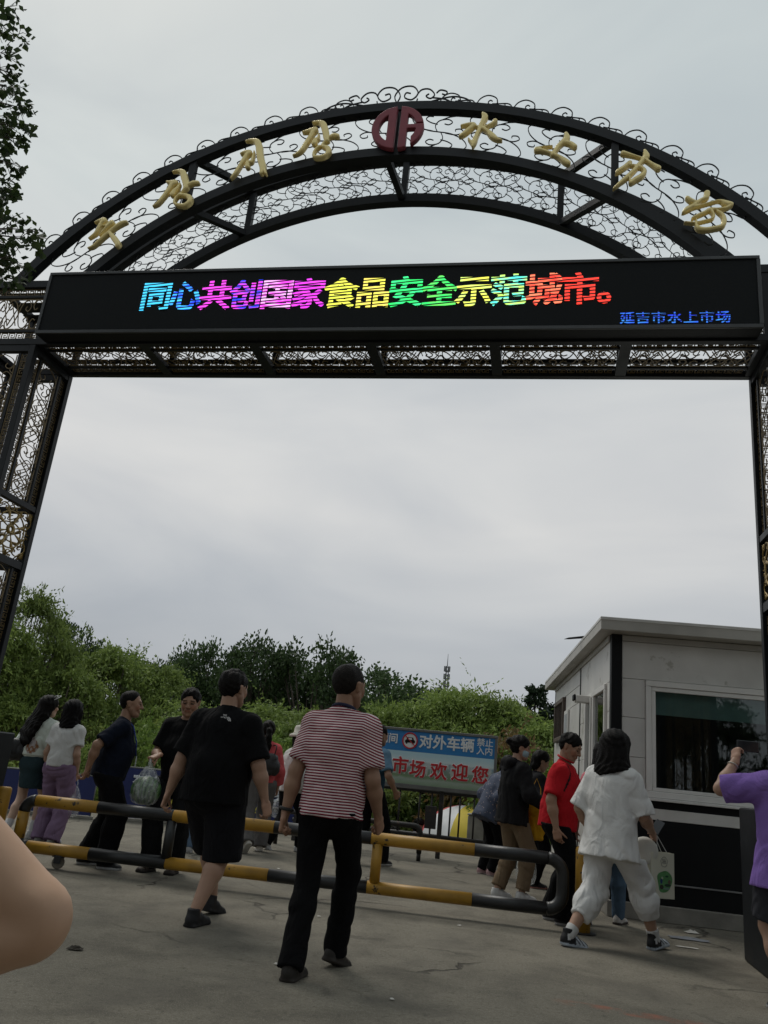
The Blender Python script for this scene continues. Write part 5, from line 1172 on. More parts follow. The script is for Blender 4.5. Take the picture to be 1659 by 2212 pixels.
def person(label, loc, rot, H=1.70, bw=1.0, skin=SKIN, lean=3, turn=0, hip=0.0, head=(0, 0, 0), arms=None, legs=None, top=None, bottom=None, shoes=None, hair=('short', (.012, .010, .009)), female=False, fine=1.0, belly=0.0, seed=1, group='people at the market entrance', pel=None, sideL=0.0, sock=None, kb=.03):
    s = H / 1.70; rg = np.random.RandomState(seed)
    root = thing('person', label, 'person', (loc[0], loc[1], loc[2] if len(loc) > 2 else 0), R(rot), group)
    Pz = (.905 if pel is None else pel) * s
    legs = legs or {'R': ((.09, .02, .085), 0, 0), 'L': ((-.09, -.02, .085), 0, 0)}
    if pel is None:
        for q in 'RL':
            a_ = legs[q][0]; Pz = min(Pz, a_[2] * s + math.sqrt(max(.01, (.822 * s) ** 2 - (math.hypot(a_[0] * .4, a_[1] - hip)) ** 2)) + .03 * s)
    Pv = np.array((0, hip, Pz))
    Rt = rotm((0, 0, 1), turn) @ rotm((1, 0, 0), -lean) @ rotm((0, 1, 0), sideL)
    Rv, Fv, Uv = Rt[:, 0], Rt[:, 1], Rt[:, 2]
    Nk = Pv + Uv * .515 * s
    shw = (.146 if female else .166) * (0.6 + .4 * bw) * s
    SH = {'R': Nk - Uv * .100 * s + Rv * shw, 'L': Nk - Uv * .100 * s - Rv * shw}
    Rh = rotm((0, 0, 1), head[0]) @ rotm((1, 0, 0), -head[1]) @ rotm((0, 1, 0), head[2] if len(head) > 2 else 0)
    Ch = Nk + nv(Uv + Rh[:, 2]) * .115 * s + Rh[:, 1] * .014 * s + Uv * .030 * s
    J = {}
    arms = arms or {}
    for q, sg in (('R', 1), ('L', -1)):
        a = arms.get(q, DEF_ARM); w = np.array(a['w'], float) * np.array((sg, 1, 1)); h = np.array(a.get('hint', (.3, -1, 0)), float) * np.array((sg, 1, 1))
        el, wr = ik(SH[q], SH[q] + (Rt @ w) * s, .285 * s, .255 * s, Rt @ h); J['el' + q] = el; J['wr' + q] = wr
        an, fy, fp = legs[q]; an = np.array(an, float) * np.array((1, 1, s)); hp = Pv + np.array(((.088 if not female else .092) * sg * s * (.8 + .2 * bw), 0, -.03 * s))
        fd = rotm((0, 0, 1), fy) @ np.array((0, 1., 0)); kn, an2 = ik(hp, an, .42 * s, .41 * s, fd + np.array((sg * .12, 0, 0)))
        J['hp' + q] = hp; J['kn' + q] = kn; J['an' + q] = an2; J['fd' + q] = fd; J['fp' + q] = fp
    b = bw; hipw = (.165 if female else .150)
    tor = [P(Pv - Uv * .03 * s, Pv + Uv * .07 * s, (hipw * b * s, .112 * b * s), (.140 * b * s, .104 * b * s), Rv), P(Pv + Uv * .07 * s, Pv + Uv * .25 * s, (.135 * b * s, .100 * b * s), (.142 * b * s, .105 * b * s), Rv), P(Pv + Uv * .25 * s, Nk - Uv * .165 * s, (.145 * b * s, .108 * b * s), (.150 * b * s, .104 * b * s), Rv)]
    if belly: tor.append(P(Pv + Uv * .10 * s + Fv * .03 * s, Pv + Uv * .20 * s + Fv * .05 * s, (.155 * b * s, (.10 + belly) * s), None, Rv))
    if female: tor.append(P(Nk - Uv * .20 * s + Fv * .075 * s - Rv * .065 * s, Nk - Uv * .20 * s + Fv * .075 * s + Rv * .065 * s, .058 * s * b, None, Uv))
    sh = [P(SH['L'] - Uv * .005, SH['R'] - Uv * .005, (.046 * s * (.5 + .5 * b), .056 * s * (.5 + .5 * b)), None, Uv)] + [P(Nk - Uv * .025 * s, SH[q] + Uv * .004 * s, .046 * s, .040 * s) for q in 'RL']
    ab = .5 + .5 * b
    def armp(q, e=0.0): return [P(SH[q], J['el' + q], (.050 * ab + e) * s, (.040 * ab + e) * s), P(J['el' + q], J['el' + q] * .65 + J['wr' + q] * .35, (.040 * ab + e) * s, (.042 * ab + e) * s), P(J['el' + q] * .65 + J['wr' + q] * .35, J['wr' + q], (.041 * ab + e) * s, (.0265 + e) * s)]
    def legp(q, e=0.0, e2=None):
        e2 = e if e2 is None else e2; k_ = J['kn' + q]; a_ = J['an' + q]; h_ = J['hp' + q]; f_ = J['fd' + q]; cf = k_ * .68 + a_ * .32 - f_ * .012 * s
        return [P(h_, k_, (.088 * ab + e) * s, (.056 * ab + e2) * s), P(k_, cf, (.054 * ab + e2) * s, (.056 * ab + e2) * s), P(cf, a_, (.056 * ab + e2) * s, (.036 + e2) * s)]
    # ---- body: torso and limbs, hands and head as one mesh
    bp_ = tor + sh + armp('R') + armp('L') + legp('R') + legp('L') + [P(Nk - Uv * .06 * s, Ch - Rh[:, 2] * .05 * s - Rh[:, 1] * .012 * s, .056 * s * (.6 + .4 * b), .052 * s * (.6 + .4 * b))]
    Fb = sdf(bp_, .0125 / (1 if fine >= 1 else .8) * (.55 if kb < .02 else 1), kb)
    if kb < .02:        # skin fold at the bent elbow
        E_ = J['elR']; dm_ = nv((SH['R'] + J['wrR']) / 2 - E_)
        Fb.add(P(E_ - dm_ * .004 + np.array((0, -.041, 0)), E_ + dm_ * .11 + np.array((0, -.034, 0)), .013, .020), .010, sub=True)
    ms = [grab(Fb, skin)]
    vh = .0048 if fine >= 1 else .0075
    for q, sg in (('R', 1), ('L', -1)):
        a = arms.get(q, DEF_ARM); fwd_ = J['wr' + q] - J['el' + q]; hd = a.get('hd'); hd = nv(Rt @ (np.array(hd) * np.array((sg, 1, 1)))) if hd is not None else nv(fwd_)
        pn = nv(Rt @ (np.array(a.get('pn', (-1, .25, 0)), float) * np.array((sg, 1, 1)))); td = Rt @ (np.array(a.get('td', (0, 1, .2)), float) * np.array((sg, 1, 1)))
        pr, fin = hand_prims(J['wr' + q], hd, pn, td, s * (.94 if female else 1.02), a.get('curl', 28), a.get('spread', 1.0), None, a.get('tin', False))
        F = sdf(pr + fin, vh, .004); Fp = None
        for p in pr: F.add(p, .012)
        ms.append(grab(F, skin * np.array((1.04, .98, .96)))); J['hd' + q] = hd
    hs = s * (1.08 if female else 1.12)
    F = head_sdf(Ch, Rh, hs, .0052 if fine >= 1 else .0075, female); v, f = F.mesh(); ms.append((v, f, head_colors(v, Ch, Rh, hs, skin)))
    v, f, c = cat(ms); obj('body', np_mesh('body', v, f, c), M_skin, root)
    # ---- hair
    if hair:
        F = hair_field(hair[0], Ch, Rh, hs, .0065 if fine >= 1 else .009, None); v, f = F.mesh(); obj('hair', np_mesh('hair', v, f, np.array(hair[1])), M_hair, root)
    vc = .0105 if fine >= 1 else .014
    # ---- bottom
    if bottom:
        e = bottom.get('e', .018); hem = bottom.get('hem', .10) * s; colr = np.array(bottom['col'], float); wz = Pv + Uv * bottom.get('waist', .10) * s
        pel_ = [P(Pv - Uv * .05 * s, wz, ((hipw * b + .014) * s, (.118 * b + .014) * s), ((.140 * b + .014) * s, (.106 * b + .014) * s), Rv)]
        pel_ += [P(J['hp' + q] - Fv * .040 * s + Uv * .01, J['hp' + q] - Fv * .036 * s - Uv * .02 * s, (.078 * b) * s) for q in 'RL']
        if bottom.get('kind') == 'skirt':
            c0 = (J['hpR'] + J['hpL']) / 2; c1 = (J['knR'] + J['knL']) / 2; t_ = (Pz - hem) / max(.05, Pz - c1[2]); c1 = c0 + (c1 - c0) * t_
            pr = pel_ + [P(c0, c1 - np.array((0, 0, .05)), (.165 * b * s, .125 * b * s), ((.175 * b + e) * s, (.145 * b + e) * s), Rv, ((np.array((0, 0, hem)), np.array((0, 0, -1.))),))]
            F = sdf(pr, vc, .03)
        else:
            pr = list(pel_)
            for q in 'RL':
                lp = legp(q, e, bottom.get('e2', e)); k_, a_ = J['kn' + q], J['an' + q]
                if bottom.get('kind') == 'shorts':
                    fr_ = bottom.get('fr', .95); h_ = J['hp' + q]; ax = nv(k_ - h_); cut = h_ + (k_ - h_) * fr_
                    pr.append(P(h_, h_ + (k_ - h_) * (fr_ + .12), (.088 * ab + e) * s, (.062 * ab + bottom.get('e2', e)) * s, (1, 0, 0), ((cut, ax),)))
                else:
                    ax = nv(a_ - k_); cut = a_ + ax * bottom.get('drop', .035) * s if bottom.get('fr') is None else k_ + (a_ - k_) * bottom['fr']
                    pr += lp[:2]
                    e3 = bottom.get('cuff', e); pr.append(P(k_ * .68 + a_ * .32, cut + ax * .03, (.056 * ab + bottom.get('e2', e)) * s, (.040 + e3) * s, (1, 0, 0), ((cut, ax),)))
            F = sdf(pr, vc, .03)
        F.clip(min((wz + Uv * .03 * s), (Pv + Uv * ((top or {}).get('hem', .5) + .035) * s), key=lambda q: q[2]), Uv); folds(F, bottom.get('fold', .0045), seed + 5, 22, 26)
        v, f = F.mesh(); me = np_mesh('b', v, f, colr if not callable(bottom.get('fn')) else bottom['fn'](v, J)); obj(bottom.get('name', 'trousers'), me, bottom.get('mat', M_cloth), root)
    # ---- top
    if top:
        e = top.get('e', .014); colr = np.array(top['col'], float); hz_ = Pv + Uv * top.get('hem', -.10) * s; fl = top.get('flare', 0)
        pr = [P(hz_ - Uv * .05 * s, Pv + Uv * .10 * s, ((hipw * b + e + .006 + fl) * s, (.118 * b + e + .008 + fl + belly * .5) * s), ((.145 * b + e) * s, (.112 * b + e + belly * .9) * s), Rv, ((hz_, -Uv),))]
        pr += [P(p[0], p[1], (p[2][0] + e * s, p[2][1] + e * s), (p[3][0] + e * s, p[3][1] + e * s), p[4]) for p in tor[1:]]
        pr += [P(p[0], p[1], (p[2][0] + e * .75 * s, p[2][1] + e * .75 * s), (p[3][0] + e * .75 * s, p[3][1] + e * .75 * s), p[4]) for p in sh]
        for q in 'RL':
            fr_ = top.get('sleeve', .62); se = top.get('se', e + .006); a_, m_2, w_2 = SH[q], J['el' + q], J['wr' + q]
            if fr_ <= 1:
                ax = nv(m_2 - a_); cut = a_ + (m_2 - a_) * fr_
                pr.append(P(a_, cut + ax * .03, (.050 * ab + e) * s, (.044 * ab + se) * s, (1, 0, 0), ((cut, ax),)))
            else:
                ax = nv(w_2 - m_2); cut = m_2 + (w_2 - m_2) * (fr_ - 1)
                pr += [P(a_, m_2, (.050 * ab + e) * s, (.042 * ab + se) * s), P(m_2, cut + ax * .03, (.042 * ab + se) * s, (.036 * ab + se) * s, (1, 0, 0), ((cut, ax),))]
        F = sdf(pr, vc, .042)
        F.clip(Nk + Uv * .008 * s, nv(Uv * 1.0 + Fv * top.get('vneck', .45)))
        F.add(P(Nk - Uv * .03 * s + Fv * .01, Nk + Uv * .06 * s + Fv * .03, .060 * s * (.6 + .4 * b)), .006, sub=True) if top.get('neck', True) else None
        folds(F, top.get('fold', .005), seed, 24, 15)
        v, f = F.mesh()
        loc_ = ((v - Pv) @ Rt) / s
        cc = top['fn'](loc_, colr) if 'fn' in top else colr
        obj(top.get('name', 'shirt'), np_mesh('t', v, f, cc), top.get('mat', M_cloth), root)
    # ---- socks and shoes
    for q in 'RL':
        a_, fd, fp = J['an' + q], J['fd' + q], J['fp' + q]
        if shoes:
            rg_ = nv(np.cross(fd, (0, 0, 1))); Rf = rotm(rg_, fp); fdr = Rf @ fd; ur = Rf @ np.array((0, 0, 1.)); rgt = rg_
            g = lambda f_, u_, r_=0: a_ + (fdr * f_ + ur * u_ + rgt * r_) * s
            pr = [P(g(-.035, -.045), g(.05, -.045), (.038 * s, .045 * s), (.042 * s, .044 * s), rgt), P(g(.05, -.05), g(.135, -.062), (.044 * s, .040 * s), (.045 * s, .027 * s), rgt), P(g(.135, -.064), g(.155, -.066), (.044 * s, .024 * s), (.034 * s, .018 * s), rgt), P(g(-.01, -.04), g(-.015, shoes.get('col_h', .005)), (.042 * s, .047 * s), (.040 * s, .045 * s), rgt)]
            pr.append(P(g(-.045, -.078), g(.15, -.078), (.046 * s, .016 * s), (.046 * s, .014 * s), rgt))
            F = sdf(pr, .007 if fine >= 1 else .009, .015); F.clip(g(0, -.088), -ur); F.clip(g(0, shoes.get('col_h', .005) + .005), ur)
            v, f = F.mesh(); lo_ = (v - a_) @ np.stack([rgt, fdr, ur], 1) / s; c = np.tile(np.array(shoes['col'], float), (len(v), 1))
            if 'fn' in shoes: c = shoes['fn'](lo_, c)
            c[lo_[:, 2] < -.066] = shoes.get('sole', shoes['col'])
            obj('shoe', np_mesh('shoe', v, f, c), M_shoe, root)
        if sock:
            ax = nv(J['kn' + q] - a_); F = sdf([P(a_ - ax * .02, a_ + ax * sock[1], .045 * s, .050 * s, (1, 0, 0), ((a_ + ax * sock[1], ax),))], .009, .01); v, f = F.mesh(); obj('sock', np_mesh('sock', v, f, np.array(sock[0])), M_cloth, root)
    wm = Matrix.Translation(root.location) @ Matrix.Rotation(R(rot), 4, 'Z')
    J.update(root=root, SH=SH, Nk=Nk, Ch=Ch, Rh=Rh, Rt=Rt, Pv=Pv, s=s, W=lambda p: wm @ Vector(p), hs=hs)
    return J
BLACK = (.0042, .0042, .0048); WHITE = (.60, .595, .575); HAIRC = (.0075, .0065, .006)
def child_mesh(J, name, mb_, m, smooth=True): return mb_.build(name, m, J['root'], smooth)
# ---- the people, nearest to farthest
# striped shirt man walking away
def tstripe(q, c): 
    o = np.zeros((len(q), 3)); o[:, 0] = q[:, 2] + .35 * np.maximum(0, np.abs(q[:, 0]) - .17); return o
def sandal(l, c): c[(np.mod(l[:, 1] * 28 + 2 * np.abs(l[:, 0]), 1) < .34) & (l[:, 1] > .02) & (l[:, 2] > -.05)] = (.075, .060, .045); return c
hJ = person('man in red and white striped shirt and black trousers walking towards the barrier', (-.13, 5.06), -22, 1.735, 1.06, SKIN_T, lean=2, turn=0, head=(-12, 4), arms={'R': dict(w=(.07, .15, -.48), hint=(.3, -1, 0), curl=55, pn=(-1, .1, 0)), 'L': dict(w=(.09, -.06, -.525), hint=(.4, -1, 0), curl=62, pn=(-.9, .3, 0))},
    legs={'R': ((.010, .27, .105), -10, -18), 'L': ((-.045, -.20, .085), 6, 0)}, top=dict(col=(1, 1, 1), mat=M_stripe, fn=tstripe, sleeve=.80, hem=-.09, e=.024, se=.034, fold=.0065, flare=.010), bottom=dict(col=BLACK, e=.008, e2=.012, cuff=.028, drop=.03, fold=.006), shoes=dict(col=(.022, .019, .016), sole=(.035, .03, .026), fn=sandal), hair=('buzz', (.014, .012, .011)), seed=11)
nk = MB(); Nk = hJ['Nk']; U_, F_ = hJ['Rt'][:, 2], hJ['Rt'][:, 1]; rr_ = hJ['Rt'][:, 0]
nk.tube([tuple(Nk + U_ * (.010 - .020 * math.cos(a)) + F_ * (.008 + .068 * math.cos(a)) + rr_ * .070 * math.sin(a)) for a in [2 * math.pi * i / 20 for i in range(21)]], .011, 6, cap=False)
child_mesh(hJ, 'collar', nk, mat('navy_collar', (.012, .014, .04), .9))
wl = hJ['wrL'] * .86 + hJ['elL'] * .14; ax = nv(hJ['wrL'] - hJ['elL']); u_ = nv(np.cross(ax, (0, 1, 0))); v_ = np.cross(ax, u_)
w_b = MB(); w_b.tube([tuple(wl + (u_ * math.cos(a) + v_ * math.sin(a)) * .037) for a in [2 * math.pi * i / 16 for i in range(17)]], .010, 6, cap=False)
w_b.build('wristwatch', M_rub, hJ['root'], True)
# big man in black from behind
eJ = person('heavy man in black T-shirt and knee-length black shorts seen from behind', (-1.02, 6.22), -16, 1.765, 1.36, SKIN, lean=1, head=(-14, 2), belly=.07, arms={'R': dict(w=(.17, .07, -.50), hint=(.5, -1, 0), curl=40), 'L': dict(w=(.15, -.03, -.52), hint=(.5, -1, 0), curl=40)},
    legs={'R': ((.065, -.16, .085), -4, 0), 'L': ((-.05, .34, .10), -10, -12)}, top=dict(col=BLACK, sleeve=.90, hem=-.13, e=.022, se=.042, fold=.004, flare=.014), bottom=dict(name='shorts', kind='shorts', col=(.009, .009, .011), e=.040, e2=.062, fr=1.10, fold=.004), shoes=dict(col=(.012, .012, .013), sole=(.014, .014, .015), col_h=.02), hair=('short', (.009, .008, .0075)), seed=12)
Nk = eJ['Nk']; Rt_ = eJ['Rt']
lg_ = obj('chest_logo', text_mesh('THE\nNORTH\nFACE', .017, .0004, .0004, 'back_logo'), mat('white_logo', (.6, .6, .6), .7), eJ['root']); lg_.name = 'back_logo'
lp = Nk - Rt_[:, 2] * .075 + Rt_[:, 0] * .048 - Rt_[:, 1] * .139; lg_.location = tuple(lp)
dm = MB()
for k in range(3):
    r_ = .012 + .008 * k; dm.tube([(.024 + r_ * math.sin(R(a)), -.001, -.022 + r_ * math.cos(R(a))) for a in range(0, 91, 15)], .0028, 4, upv=(0, 1, 0))
o = dm.build('back_logo', mat('white_logo', (.6, .6, .6), .7), eJ['root'], loc=tuple(lp))
# woman all in white
def snk(l, c):
    c[(l[:, 1] > .035)] = (.40, .43, .46); c[(l[:, 1] > .02) & (np.mod(l[:, 1] * 26 + l[:, 2] * 30, 1) < .38) & (l[:, 2] > -.06)] = (.02, .022, .025); c[(np.abs(l[:, 1] + .03) < .012) & (np.abs(l[:, 2] + .02) < .02)] = (.5, .5, .5); return c
oJ = person('woman in loose white top and white cropped trousers striding with a paper bag', (2.08, 6.86), -58, 1.70, 1.16, SKIN, female=True, lean=6, turn=14, head=(8, 8), arms={'R': dict(w=(.06, .30, -.36), hint=(.35, -.9, -.2), curl=75, tin=True, pn=(-.9, .1, -.3), hd=(-.05, .9, -.25)), 'L': dict(w=(.08, .14, -.44), hint=(.5, -1, 0))},
    legs={'R': ((.10, .40, .092), 8, 6), 'L': ((-.09, -.34, .088), -8, -8)}, top=dict(name='blouse', col=WHITE, sleeve=1.0, hem=-.20, e=.030, se=.042, fold=.009, flare=.030), bottom=dict(col=(.60, .60, .585), e=.028, e2=.040, cuff=.026, fr=.62, fold=.009), shoes=dict(col=(.012, .012, .013), sole=(.33, .37, .41), fn=snk, col_h=.03), hair=('widebob', HAIRC), seed=13, sock=((.45, .45, .44), .06))
# foreground bare elbow: a person standing beside the photographer, mostly out of frame
aJ = person('bare bent arm of a bystander at the lower left edge', (-.566, .75), 0, 1.41, .92, np.array((.46, .290, .190)), female=True, lean=0, arms={'R': dict(w=(0, -.02, -.27), hint=(1, 0, 0), curl=40), 'L': dict(w=(.12, .02, -.5))}, top=dict(col=(.6, .6, .6), sleeve=.25, hem=-.05, e=.016), bottom=dict(col=(.03, .04, .07), e=.02), shoes=dict(col=(.3, .3, .3)), hair=('shortbob', HAIRC), seed=14, kb=.008)
# purple blouse woman at right edge
pJ = person('woman in purple blouse raising her phone at the right edge', (2.74, 5.30), 6, 1.62, 1.12, SKIN, female=True, lean=0, head=(0, -8), arms={'L': dict(w=(.08, .22, .17), hint=(1, .2, -.8), curl=45, pn=(-1, .3, .2), hd=(-.3, .4, 1)), 'R': dict(w=(.02, .26, .13), hint=(1, .2, -.8), curl=45, hd=(-.3, .4, 1))},
    top=dict(name='blouse', col=(.21, .125, .39), sleeve=.94, hem=-.19, e=.040, se=.050, fold=.007, flare=.045), bottom=dict(name='shorts', kind='shorts', col=(.035, .036, .042), e=.03, e2=.045, fr=.90), shoes=dict(col=(.03, .03, .03), sole=(.3, .3, .3)), hair=('shortbob', HAIRC), seed=15)
# red polo woman
def polo(q, c):
    o = np.tile(c, (len(q), 1)); side = np.abs(q[:, 0]) > .135
    o[(q[:, 1] < .03) & (q[:, 1] > -.06) & (np.abs(q[:, 0]) > .10) & (q[:, 2] < .30) & (np.abs(q[:, 0]) < .19)] = (.010, .009, .010)
    st = (np.abs(np.abs(q[:, 0]) - (.120 + (.44 - q[:, 2]) * .45)) < .011) & (q[:, 2] > .24) & (q[:, 1] > -.01) & (np.abs(q[:, 0]) > .10); o[st] = (.010, .009, .010)
    pp = (np.abs(q[:, 1] - .036) < .006) & (q[:, 2] < .28) & (np.abs(q[:, 0]) > .09) & (np.abs(q[:, 0]) < .19); o[pp] = (.42, .38, .36)
    return o
mJ = person('woman in red polo shirt with black side panels looking down', (1.90, 7.86), -118, 1.66, 1.20, SKIN_T, female=True, lean=5, head=(-4, 26), belly=.03, arms={'R': dict(w=(.11, .06, -.51), hint=(.5, -1, 0), curl=30), 'L': dict(w=(.06, .22, -.34), hint=(.6, -1, 0), curl=50)},
    legs={'R': ((.09, .08, .085), 4, 0), 'L': ((-.10, -.08, .085), -4, 0)}, top=dict(name='polo_shirt', col=(.40, .012, .018), fn=polo, sleeve=.82, hem=-.10, e=.016, se=.028, fold=.004), bottom=dict(col=BLACK, e=.022, e2=.032, cuff=.05), shoes=dict(col=(.014, .014, .015), sole=(.30, .29, .28)), hair=('bowl', HAIRC), seed=16)
cl_ = MB(); Nk = mJ['Nk']; U_, F_, rr_ = mJ['Rt'][:, 2], mJ['Rt'][:, 1], mJ['Rt'][:, 0]
cl_.tube([tuple(Nk + U_ * (.020 - .022 * math.cos(a)) + F_ * (.008 + .072 * math.cos(a)) + rr_ * .074 * math.sin(a)) for a in [2 * math.pi * i / 20 for i in range(21)]], .014, 6, cap=False, flat=.6)
child_mesh(mJ, 'collar', cl_, mat('red_collar', (.38, .012, .018), .9))
# pink shirt person behind the woman in white
nJ = person('person in pink shirt and jeans half hidden behind the white outfit', (2.36, 8.02), -35, 1.62, 1.0, SKIN, female=True, lean=4, head=(-10, 6), legs={'R': ((.09, .20, .085), 0, 0), 'L': ((-.09, -.16, .11), 0, -35)}, arms={'L': dict(w=(.14, .04, -.50), hint=(.5, -1, 0))}, top=dict(col=(.52, .16, .19), sleeve=1.3, hem=-.12, e=.024, se=.034), bottom=dict(name='jeans', col=(.07, .11, .16), e=.018), shoes=dict(col=(.40, .38, .36), sole=(.05, .04, .035)), hair=('bob', HAIRC), fine=.7, seed=17)
# navy shirt man with lanyard, hands behind the back
cJ = person('man in navy T-shirt with lanyard and hands clasped behind his back', (-2.43, 8.36), -82, 1.655, 1.12, SKIN_T, lean=6, turn=6, head=(4, 2), belly=.03, arms={'R': dict(w=(.02, -.20, -.45), hint=(.8, -.8, 0), curl=45, pn=(0, -1, .2)), 'L': dict(w=(.0, -.19, -.44), hint=(.8, -.8, 0), curl=45, pn=(0, -1, .2))},
    legs={'R': ((.10, .13, .085), -4, 0), 'L': ((-.10, -.09, .085), 4, 0)}, top=dict(col=(.0065, .009, .018), sleeve=.84, hem=-.08, e=.020, se=.034, fold=.004), bottom=dict(col=BLACK, e=.030, e2=.042, cuff=.056), shoes=dict(col=(.010, .010, .011), sole=(.42, .42, .42)), hair=('balding', HAIRC), seed=18)
Nk = cJ['Nk']; U_, F_, rr_ = cJ['Rt'][:, 2], cJ['Rt'][:, 1], cJ['Rt'][:, 0]
for q in (-1, 1): child_mesh(cJ, 'lanyard', MB().tube([tuple(Nk + rr_ * q * .06 + U_ * .0), tuple(Nk + rr_ * q * .055 + F_ * .10 - U_ * .06), tuple(Nk + rr_ * q * .04 + F_ * .172 - U_ * .20), tuple(Nk + F_ * .205 - U_ * .33 + rr_ * q * .02)], .007, 5), mat('blue_lanyard', (.015, .035, .20), .8))
b_ = MB().box((-.028, -.002, -.095), (.028, .002, 0), .001); o = b_.build('name_badge', mat('badge_white', (.50, .54, .58), .5), cJ['root'], loc=tuple(Nk + F_ * .214 - U_ * .33))
# man facing us with a watermelon in a bag
dJ = person('man in black T-shirt facing the camera and holding out a shopping bag', (-1.76, 8.46), 168, 1.745, 1.10, SKIN_T, lean=2, head=(14, 16), belly=.03, arms={'R': dict(w=(-.05, .29, -.28), hint=(.6, -.8, -.3), curl=78, tin=True, pn=(-.1, -.2, -1), hd=(.3, .75, -.25)), 'L': dict(w=(.09, .04, -.52))},
    legs={'R': ((.12, .06, .085), -8, 0), 'L': ((-.10, .0, .085), 8, 0)}, top=dict(col=BLACK, sleeve=.80, hem=-.09, e=.020, se=.034, fold=.004), bottom=dict(col=(.010, .010, .011), e=.026, e2=.036, cuff=.05), shoes=dict(col=(.030, .022, .018), sole=(.02, .018, .016), fn=sandal), hair=('short', HAIRC), seed=19)
# long-haired woman and friend at left
def aprint(q, c):
    o = np.tile(c, (len(q), 1)); bk = q[:, 1] < 0; d = np.hypot(q[:, 0] - .01, (q[:, 2] - .16) * 1.0)
    pat = np.sin(q[:, 0] * 95) * np.sin(q[:, 2] * 80 + 1) > -.2
    o[bk & (d < .088) & pat] = (.21, .10, .05); o[bk & (d < .088) & ~pat] = (.30, .27, .25); o[bk & (np.hypot(q[:, 0] - .01, q[:, 2] - .215) < .05)] = (.40, .36, .36)
    return o
ga = person('long-haired woman in white printed T-shirt and dark denim skirt', (-3.78, 9.95), -16, 1.60, .98, SKIN_L, female=True, lean=2, head=(-26, 0), arms={'L': dict(w=(.06, .10, -.46), hint=(.6, -1, 0)), 'R': dict(w=(.10, .10, -.48), hint=(.6, -1, 0))}, legs={'R': ((.09, .10, .09), 0, 0), 'L': ((-.09, -.12, .09), 0, 0)},
    top=dict(col=(.52, .56, .50), fn=aprint, sleeve=.90, hem=.07, e=.030, se=.044, fold=.007), bottom=dict(name='denim_skirt', kind='skirt', col=(.022, .040, .046), hem=.58, e=.012, waist=.12), shoes=dict(col=(.5, .5, .5), sole=(.5, .5, .5)), hair=('long', HAIRC), seed=20, sock=((.52, .52, .52), .13))
sg_ = MB(); Rh, Ch = ga['Rh'], ga['Ch']; hh = lambda x, y, z: tuple(Ch + Rh @ (np.array((x, y, z)) * ga['hs']))
for q in (-1, 1):
    sg_.tube([hh(q * .035 + .034 * math.cos(a), .075 + .02 * math.sin(a), .125 + .02 * math.sin(a)) for a in [2 * math.pi * i / 12 for i in range(13)]], .004, 5, cap=False); sg_.tube([hh(q * .068, .075, .128), hh(q * .092, .0, .085)], .004, 5)
child_mesh(ga, 'sunglasses', sg_, mat('pale_sunglass_frame', (.5, .5, .48), .3))
gb = person('woman in plain white T-shirt and purple trousers with a dark bob', (-3.42, 9.80), -10, 1.575, .98, SKIN, female=True, lean=2, head=(-8, 0), arms={'R': dict(w=(.05, .08, -.50), hint=(.4, -1, 0), curl=55), 'L': dict(w=(.06, .10, -.5))}, legs={'R': ((.10, -.02, .09), 0, 0), 'L': ((-.10, .06, .09), 4, 0)},
    top=dict(col=(.53, .53, .515), sleeve=.66, hem=-.02, e=.026, se=.036, fold=.0065), bottom=dict(col=(.195, .130, .205), e=.028, e2=.045, cuff=.062, drop=.06, fold=.008), shoes=dict(col=(.5, .5, .48), sole=(.5, .5, .48)), hair=('bob', (.006, .0055, .006)), seed=21)
# black cardigan woman with mask
def cardi(q, c):
    o = np.tile(c, (len(q), 1)); o[(q[:, 1] > .075) & (np.abs(q[:, 0]) < .062)] = (.36, .13, .10); return o
kJ = person('woman in black hooded cardigan and khaki trousers wearing a mask', (1.70, 9.08), -72, 1.65, 1.05, SKIN, female=True, lean=3, head=(-20, 6), arms={'R': dict(w=(.06, .27, -.32), hint=(.6, -.8, -.3), curl=60, hd=(-.5, .9, .1)), 'L': dict(w=(.04, .27, -.32), hint=(.6, -.8, -.3), curl=60, hd=(-.5, .9, .1))}, legs={'R': ((.09, .10, .085), 0, 0), 'L': ((-.09, -.09, .085), 0, 0)},
    top=dict(name='cardigan', col=(.011, .011, .012), fn=cardi, sleeve=1.78, hem=-.15, e=.034, se=.032, fold=.006, flare=.015), bottom=dict(col=(.155, .112, .070), e=.014, e2=.022, cuff=.034, fr=.93), shoes=dict(col=(.50, .50, .49), sole=(.5, .5, .49)), hair=('bun', HAIRC), seed=22)
hd_ = MB(); Nk = kJ['Nk']; U_, F_, rr_ = kJ['Rt'][:, 2], kJ['Rt'][:, 1], kJ['Rt'][:, 0]
F = sdf([P(Nk - F_ * .095 - U_ * .02 - rr_ * .06, Nk - F_ * .095 - U_ * .02 + rr_ * .06, (.045, .05), None, U_), P(Nk - F_ * .09 - U_ * .02, Nk - F_ * .11 - U_ * .10, (.09, .04), (.05, .03), rr_)], .011, .03); folds(F, .006, 3); v, f = F.mesh(); obj('hood', np_mesh('hood', v, f, np.array((.011, .011, .012))), M_cloth, kJ['root'])
Rh, Ch = kJ['Rh'], kJ['Ch']; F = sdf([P(Ch + Rh @ np.array((-.03, .055, -.045)), Ch + Rh @ np.array((.03, .055, -.045)), (.048, .050), None, Rh[:, 2])], .006, .01); v, f = F.mesh(); obj('face_mask', np_mesh('mask', v, f, np.array((.30, .42, .46))), M_cloth, kJ['root'])
